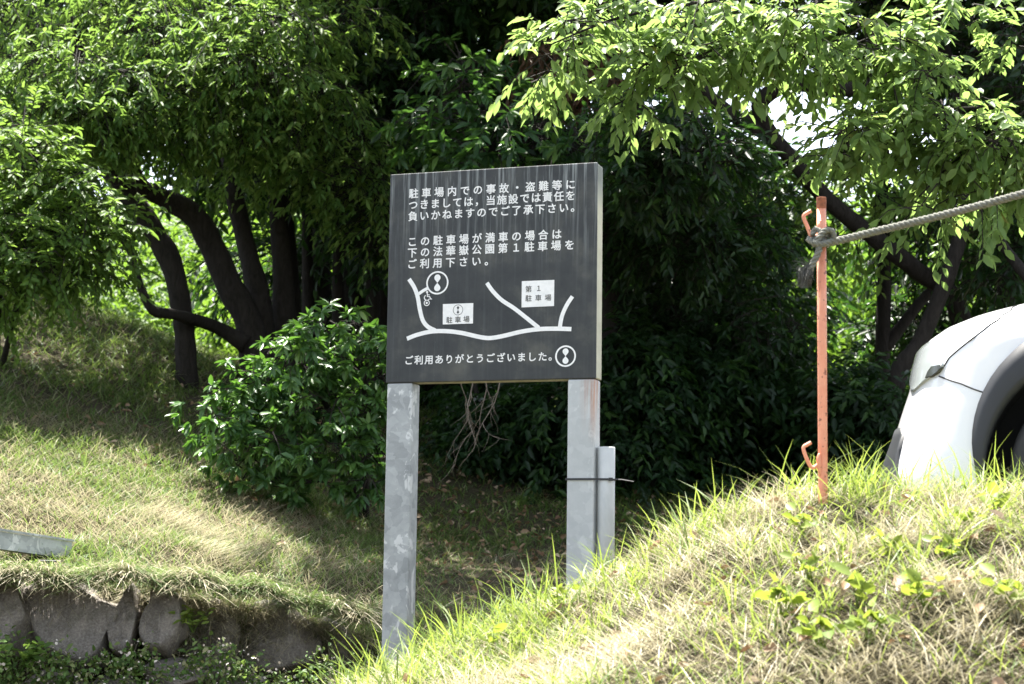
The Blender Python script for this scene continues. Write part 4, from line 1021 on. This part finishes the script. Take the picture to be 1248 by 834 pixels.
mb.build('channel', MT['galv'], ch, base=A1)
mb = MB(); V = []
for p_ in (A1 - ax * .002, A2 + ax * .002):
    for a_, b_ in ((-.012, .003), (.018, .003), (.018, .014), (-.012, .014)): V.append(tuple(p_ + hor * a_ * 1 + upv * b_))
mb.add(V, [(0, 1, 5, 4), (1, 2, 6, 5), (2, 3, 7, 6), (3, 0, 4, 7), (3, 2, 1, 0), (4, 5, 6, 7)]); mb.build('flange', MT['galv'], ch, base=A1)
mb = MB(); q = P(62, 690, 9.45); mb.box((q.x - .06, q.y - .05, q.z - .05), (q.x + .06, q.y + .05, q.z + .03)); mb.build('bracket', MT['black'], ch, base=A1, bevel=.006)

# ------------------------------------------------------------------ grass
def blades(x, y, h, wd, lean, az, curl, r, zoff=0, z=None):
    """tapered bent blades of three quads"""
    n = len(x); z = H(x, y) + zoff if z is None else z; b = np.stack([x, y, z - .006], 1)
    d = np.stack([np.cos(az) * np.sin(lean), np.sin(az) * np.sin(lean), np.cos(lean)], 1)
    out = np.stack([np.cos(az), np.sin(az), np.zeros(n)], 1)
    # blade width faces roughly across its own lean
    an = az + math.pi / 2 + rng.normal(size=n) * .5; s = np.stack([np.cos(an), np.sin(an), np.zeros(n)], 1)
    rows = []
    for t, wk in ((0, .8), (.38, 1), (.74, .66), (1, .06)):
        p = b + d * (h * t)[:, None] + (out * .75 - np.array([0, 0, .55]))* (curl * h * t * t)[:, None]
        rows += [p - s * (wd * wk * .5)[:, None], p + s * (wd * wk * .5)[:, None]]
    v = np.stack(rows, 1); k = np.arange(n)[:, None] * 8
    q = np.stack([k + np.array([[0, 1, 3, 2]]), k + np.array([[2, 3, 5, 4]]), k + np.array([[4, 5, 7, 6]])], 1).reshape(-1, 4)
    return v.reshape(-1, 3), q, np.repeat(r, 8)
def scatter(n, x0, x1, y0, y1, keep):
    x = rng.uniform(x0, x1, n * 3); y = rng.uniform(y0, y1, n * 3); k = keep(x, y) > rng.random(n * 3); return x[k][:n], y[k][:n]
# near bank
bank = lambda x, y: np.clip((x + 1.15) * 4, 0, 1) * np.clip((7.1 - y) * 3, 0, 1) * np.clip((y - 4.2) * 4, 0, 1)
lb_g, lb_d = LB(), LB()
def patchy(x, y): return np.clip((vnoise(x, y, .30, 21) * .6 + vnoise(x, y, .10, 22) * .4 - .30) * 2.4, 0, 1)
# short tangled straw
x, y = scatter(70000, -1.2, 2.7, 4.2, 7.0, lambda x, y: bank(x, y) * (.3 + .7 * (1 - patchy(x, y))))
n = len(x); az = rng.random(n) * 6.283; lb_d.add(*blades(x, y, .05 + .10 * rng.random(n) ** 1.5, .0016 + .0022 * rng.random(n), 1.0 + .55 * rng.random(n), az, .25 * rng.random(n), rng.random(n), .008))
# standing dry stalks in clumps
cx_, cy_ = scatter(520, -1.0, 2.6, 4.4, 6.4, lambda x, y: bank(x, y) * (1 - patchy(x, y)))
k = 26; x = (cx_[:, None] + rng.normal(size=(len(cx_), k)) * .03).ravel(); y = (cy_[:, None] + rng.normal(size=(len(cx_), k)) * .03).ravel(); n = len(x)
lb_d.add(*blades(x, y, .06 + .14 * rng.random(n), .0016 + .0022 * rng.random(n), .15 + .9 * rng.random(n), rng.random(n) * 6.283, .3 + .6 * rng.random(n), .4 + .6 * rng.random(n)))
# green blades
x, y = scatter(25000, -1.2, 2.7, 4.2, 7.0, lambda x, y: bank(x, y) * (.08 + .92 * patchy(x, y) * np.where(x < .2, 1, np.where(x < 1.5, .3, .55))))
n = len(x); lb_g.add(*blades(x, y, .04 + .13 * rng.random(n) ** 2.2, .0026 + .0034 * rng.random(n), .15 + .8 * rng.random(n), rng.random(n) * 6.283, .2 + .7 * rng.random(n), rng.random(n)))
# tall tufts
cx_, cy_ = scatter(190, -1.0, 2.6, 4.6, 6.7, lambda x, y: bank(x, y) * (.08 + .92 * np.clip((y - 5.6) * 1.5, 0, 1)))
k = 20; x = (cx_[:, None] + rng.normal(size=(len(cx_), k)) * .035).ravel(); y = (cy_[:, None] + rng.normal(size=(len(cx_), k)) * .025).ravel(); n = len(x); hh = np.repeat(.10 + .22 * rng.random(len(cx_)) ** 1.8, k)
lb_g.add(*blades(x, y, hh * (.5 + .6 * rng.random(n)), .003 + .0045 * rng.random(n), .1 + .6 * rng.random(n), rng.random(n) * 6.283, .1 + .6 * rng.random(n), rng.random(n) * .85))
# slope on the left and the hollow behind the sign
slope = lambda x, y: np.where(y > wall_y(x) + .08, 1, 0) * np.where((x < -.45) | (y > 9), 1, 0)
ls_g, ls_d = LB(), LB()
def patch2(x, y): return np.clip((vnoise(x, y, .8, 31) * .55 + vnoise(x, y, .22, 32) * .45 - .32) * 2.6, 0, 1)
dry = lambda x, y: slope(x, y) * np.clip(1.25 - patch2(x, y), 0.15, 1) * np.clip(1 - (x + 1.5) * .8 * (y > 9.6), .12, 1) * np.where(y > 12.3 + .25 * (x + 2.5), .4, 1)
x, y = scatter(48000, -6.8, .9, 8.7, 13.6, dry); n = len(x)
ls_d.add(*blades(x, y, .06 + .13 * rng.random(n) ** 1.5, .0028 + .003 * rng.random(n), .9 + .6 * rng.random(n), rng.normal(size=n) * 1.1 - 1.3, .3 * rng.random(n), rng.random(n) * .9, .008))
x, y = scatter(72000, -6.8, .9, 8.7, 13.6, lambda x, y: slope(x, y) * (.2 + .8 * patch2(x, y)) * np.clip(1 - (x + 1.2) * .7 * (y > 10.2), .2, 1)); n = len(x)
ls_g.add(*blades(x, y, .05 + .11 * rng.random(n) ** 2, .003 + .004 * rng.random(n), .2 + .8 * rng.random(n), rng.random(n) * 6.283, .2 + .8 * rng.random(n), rng.random(n)))
x, y = scatter(40000, -6, 4.5, 13.2, 18.5, lambda x, y: slope(x, y) * (.25 + .75 * patch2(x, y)) * np.clip(1.2 - (x + .5) * .25, .3, 1)); n = len(x)
ls_g.add(*blades(x, y, .08 + .14 * rng.random(n) ** 2, .005 + .006 * rng.random(n), .2 + .8 * rng.random(n), rng.random(n) * 6.283, .3 + .8 * rng.random(n), rng.random(n)))
x, y = scatter(8000, -6, 4.5, 13.2, 18.5, dry); n = len(x)
ls_d.add(*blades(x, y, .10 + .15 * rng.random(n) ** 2, .005 + .005 * rng.random(n), .9 + .6 * rng.random(n), rng.random(n) * 6.283, .3 * rng.random(n), rng.random(n) * .6))
# a pale sweep of cut grass running down the slope
qs = []
for k in range(130):
    t_ = rng.random(); px, py = 165 + 110 * t_ + rng.normal() * 14, 618 + 72 * t_ + rng.normal() * 8; lo = None
    for Y in np.arange(9.2, 14, .05):
        p_ = P(px, py, Y)
        if p_.z <= gz(p_.x, p_.y): lo = p_; break
    if lo is not None: qs.append((lo.x, lo.y))
qs = np.repeat(np.array(qs), 7, 0) + rng.normal(size=(len(qs) * 7, 2)) * .04; n = len(qs)
ls_d.add(*blades(qs[:, 0], qs[:, 1], .14 + .16 * rng.random(n), .0022 + .0016 * rng.random(n), 1.25 + .2 * rng.random(n), -.75 + rng.normal(size=n) * .35, .15 * rng.random(n), .93 + .07 * rng.random(n), .03))
# fringe hanging over the stones
x = rng.uniform(-3.4, -.75, 22000); y = wall_y(x) + rng.uniform(-.02, .2, 22000); n = len(x)
keep_ = vnoise(x, x * 0, .22, 41) > .30; x, y = x[keep_], y[keep_]; n = len(x)
ls_d.add(*blades(x, y, .07 + .16 * rng.random(n) ** 2, .0022 + .0025 * rng.random(n), .5 + .7 * rng.random(n), -1.57 + rng.normal(size=n) * .5, .4 + 1.3 * rng.random(n), rng.random(n) * .7))
x = rng.uniform(-3.4, -.6, 12000); y = wall_y(x) + rng.uniform(0, .3, 12000); n = len(x)
ls_g.add(*blades(x, y, .06 + .12 * rng.random(n) ** 2, .003 + .003 * rng.random(n), .2 + .8 * rng.random(n), -1.57 + rng.normal(size=n) * 1.2, .4 + .9 * rng.random(n), rng.random(n)))
# turf lip hanging over the tops of the stones
for n_, lb_, gl in ((7000, ls_d, 0), (13000, ls_g, 1)):
    px = rng.uniform(-80, 450, n_); u_ = rng.random(n_); Y0 = 8.86 + .55 * np.clip((px - 150) / 260, 0, 1.4) - .02
    lipy = 706 + 16 * (vnoise(px, px * 0, 40, 61) - .5) + 38 * np.clip((px - 240) / 200, 0, 1)
    q = np.array([P(a, b - 8 * c, d + .26 * c)[:] for a, b, c, d in zip(px, lipy + rng.normal(size=n_) * 6, u_, Y0 - .14)]); hang = .35 + .8 * vnoise(px, px * 0, 22, 62) ** 2
    lb_.add(*blades(q[:, 0], q[:, 1], (.05 + .15 * rng.random(n_) ** 1.4) * (hang if not gl else .6), .0024 + .003 * rng.random(n_), .7 + .7 * rng.random(n_), -1.57 + rng.normal(size=n_) * (.6 if not gl else 1.1), .4 + 1.1 * rng.random(n_), rng.random(n_) * .9, z=q[:, 2] - .004))
# long leaning blades before the bank's toe
x = rng.uniform(-1.05, -.45, 70); y = rng.uniform(6.2, 6.9, 70); n = 70
lb_g.add(*blades(x, y, .12 + .16 * rng.random(n), .005 + .004 * rng.random(n), .1 + .5 * rng.random(n), rng.random(n) * 6.28, .1 + .5 * rng.random(n), rng.random(n) * .7))
for nm_, l_, m_, lab in (('bank_grass', lb_g, 'grass_green', 'bright green grass on the sunlit bank in front of the signboard'), ('straw', lb_d, 'grass_dry', 'pale dry straw matted over the sunlit bank'), ('slope_grass', ls_g, 'grass_slope', 'green grass on the shaded slope left of the signboard'), ('slope_straw', ls_d, 'grass_dry', 'dry mown grass lying on the left slope and hanging over the stones')):
    o = l_.build(nm_, MT[m_]); tag(o, lab, 'grass', kind='stuff')
# leaf litter
def litter(n, x0, x1, y0, y1, keep, L, zo=.012):
    x, y = scatter(n, x0, x1, y0, y1, keep); n = len(x); p = np.stack([x, y, H(x, y) + zo + .02 * rng.random(n)], 1)
    d = rng.normal(size=(n, 3)) * np.array([1, 1, .35]); nn = rng.normal(size=(n, 3)) * .55 + np.array([0, 0, 1.])
    Ls = L * (.5 + .8 * rng.random(n)); v, q = leaves(p, d, nn, Ls, Ls * (.4 + .25 * rng.random(n)), .25, .35); return v, q, np.repeat(rng.random(n), 6)
ll = LB(); ll.add(*litter(330, -.9, 2.6, 4.3, 6.4, bank, .055, .02)); ll.add(*litter(2800, -5, 4, 9.2, 17, lambda x, y: slope(x, y) * np.clip(.25 + (x + 3) * .25, .12, 1) * np.clip((y - 10.5) * .5, .05, 1), .06))
tag(ll.build('leaf_litter', MT['litter']), 'fallen brown leaves scattered on the bank and under the trees', 'leaf litter', kind='stuff')
# low creeping plants at the foot of the stones
lw = LB(); pts_ = []
for k in range(2600):
    px = rng.uniform(-60, 470); py = 712 + 150 * rng.random() ** .75
    t_ = vnoise(np.array([px]), np.array([py]), 30, 51)[0] * .75 + (py - 792) / 80 + (.25 if (150 < px < 180 or 225 < px < 290 or 370 < px < 400 or px < 20) else 0)
    if t_ < .60: continue
    Y = 8.62 + .28 * max(0, px / 225.) ** 1.1 * .62 + rng.uniform(-.06, .08) + max(0, (790 - py)) * .0012
    pts_.append(P(px, py, Y)[:])
p = np.array(pts_); n = len(p)
for rep in range(3):
    q_ = p + rng.normal(size=(n, 3)) * .03; Ls = .014 + .024 * rng.random(n)
    v, q = leaves(q_, rng.normal(size=(n, 3)) + np.array([0, -.6, .3]), rng.normal(size=(n, 3)) * .5 + np.array([0, -.5, 1.]), Ls, Ls * .6); lw.add(v, q, np.repeat(rng.random(n), 6))
tag(lw.build('creeping_weeds', MT['grass_slope']), 'low creeping weeds growing over the foot of the stone wall', 'weeds', kind='stuff')
lp = LB(); q_ = p[rng.random(n) < .35]; q_ = q_ + rng.normal(size=q_.shape) * .02 + np.array([0, -.02, .03]); n = len(q_)
Ls = .010 + .010 * rng.random(n); v, q = leaves(q_, rng.normal(size=(n, 3)), rng.normal(size=(n, 3)) + np.array([0, -.5, 1]), Ls, Ls * .8); lp.add(v, q, np.repeat(rng.random(n), 6))
tag(lp.build('tiny_flowers', MT['petal']), 'tiny pale dry flowers among the weeds at the stone wall', 'flowers', kind='stuff')

# ------------------------------------------------------------------ single weeds
def weed(name, loc, label, group, stems_, L, W, mt, leaves_per=4, hh=.08, spread=.6):
    root = empty(name, loc, label, 'weed' if name != 'fern' else 'fern', group); l_ = LB(); b_ = MB()
    for k in range(stems_):
        an = random.uniform(0, 6.28); d = Vector((math.cos(an) * spread, math.sin(an) * spread, 1)).normalized(); h_ = hh * random.uniform(.6, 1.3)
        b_.tube([(0, 0, -.01), tuple(d * h_ * .5 + Vector((0, 0, .01))), tuple(d * h_)], [.0018, .0015, .001], 4, False)
        n = leaves_per; t = (1 - .55 * np.arange(n) / max(n, 1))[:, None] * h_; p = np.array(d)[None] * t
        a2 = np.arange(n) * 2.4 + random.random() * 6; dd = np.stack([np.cos(a2), np.sin(a2), rng.uniform(-.3, .8, n)], 1); p = p + rng.normal(size=(n, 3)) * .006
        Ls = L * (.6 + .6 * rng.random(n)); v, q = leaves(p, dd, np.array([0, -.7, .8]) + rng.normal(size=(n, 3)) * .55, Ls, Ls * W, .12, .2); l_.add(v, q, np.repeat(rng.random(n), 6))
    l_.build('leaves', MT[mt], root); b_.build('stem', MT[mt], root, smooth=True); return root
def dup(root, loc, rz, sc):
    r = root.copy(); COL.objects.link(r); r.location = loc; r.rotation_euler = (0, 0, rz); r.scale = (sc,) * 3
    for ch in list(root.children): c = ch.copy(); COL.objects.link(c); c.parent = r
    return r
protos = [weed('broadleaf_weed', (0, 0, 0), 'small yellow-green broadleaf weed growing among straw on the sunlit bank', 'broadleaf weeds on the sunlit bank', s_, L_, W_, 'weed', lp_, h_) for s_, L_, W_, lp_, h_ in ((4, .05, .6, 4, .07), (3, .06, .5, 3, .06), (5, .04, .65, 4, .09))]
def bank_y(px, py):
    lo, hi = 4.2, 7.5
    for it in range(60):
        Y = lo + (hi - lo) * it / 59; p = P(px, py, Y)
        if p.z <= gz(p.x, p.y): return p
    return None
wp = [(980, 665), (1085, 685), (990, 722), (955, 770), (1045, 752), (1130, 760), (1060, 800), (1215, 640), (1180, 655), (1235, 760), (600, 800), (680, 750), (520, 800), (1000, 815), (830, 665), (1160, 700)]
i = 0
for px, py in wp:
    p = bank_y(px, py)
    if p is None: continue
    p.z = gz(p.x, p.y) + .015
    if i < 3: protos[i].location = p; protos[i].rotation_euler.z = random.uniform(0, 6)
    else: dup(protos[i % 3], p, random.uniform(0, 6.28), random.uniform(.7, 1.25))
    i += 1
p = P(240, 768, 9.02); weed('fern', (p.x, p.y - .12, p.z), 'bright green little fern sprouting between the wall stones', None, 9, .05, .35, 'weed', 6, .13, .9)
p = P(20, 815, 8.6); weed('leafy_weed', (p.x, p.y, p.z - .05), 'leafy green weed at the foot of the largest stone of the wall', None, 12, .06, .4, 'leaf_light', 6, .2, .7)
p = P(200, 715, 9.2); 

# ------------------------------------------------------------------ lighting
SUN_EL, SUN_AZ = R(71), R(-22)          # azimuth measured from +Y (away from the camera) towards +X
sd = Vector((math.sin(SUN_AZ) * math.cos(SUN_EL), math.cos(SUN_AZ) * math.cos(SUN_EL), math.sin(SUN_EL)))
sun_d = bpy.data.lights.new('sun', 'SUN'); sun_d.energy = 5.0; sun_d.angle = R(.5); sun_d.color = (1, .95, .87)
sun = bpy.data.objects.new('sun', sun_d); COL.objects.link(sun)
sun.rotation_euler = sd.to_track_quat('Z', 'Y').to_euler()
w = bpy.data.worlds.new('World'); scene.world = w; w.use_nodes = True
wn = w.node_tree; bg = wn.nodes['Background']; sky = wn.nodes.new('ShaderNodeTexSky')
sky.sky_type = 'NISHITA'; sky.sun_disc = False; sky.sun_elevation = SUN_EL; sky.sun_rotation = SUN_AZ
sky.air_density = 1.0; sky.dust_density = 2.0
hs = wn.nodes.new('ShaderNodeHueSaturation'); hs.inputs['Saturation'].default_value = .5
wn.links.new(sky.outputs[0], hs.inputs['Color']); wn.links.new(hs.outputs[0], bg.inputs[0]); bg.inputs[1].default_value = .098
vs = scene.view_settings; vs.view_transform = 'Standard'; vs.look = 'None'; vs.gamma = 1; vs.use_curve_mapping = False
vs.exposure = 2.4
scene.cycles.max_bounces = 8; scene.cycles.diffuse_bounces = 4; scene.cycles.glossy_bounces = 3; scene.cycles.transmission_bounces = 4
scene.cycles.use_denoising = True
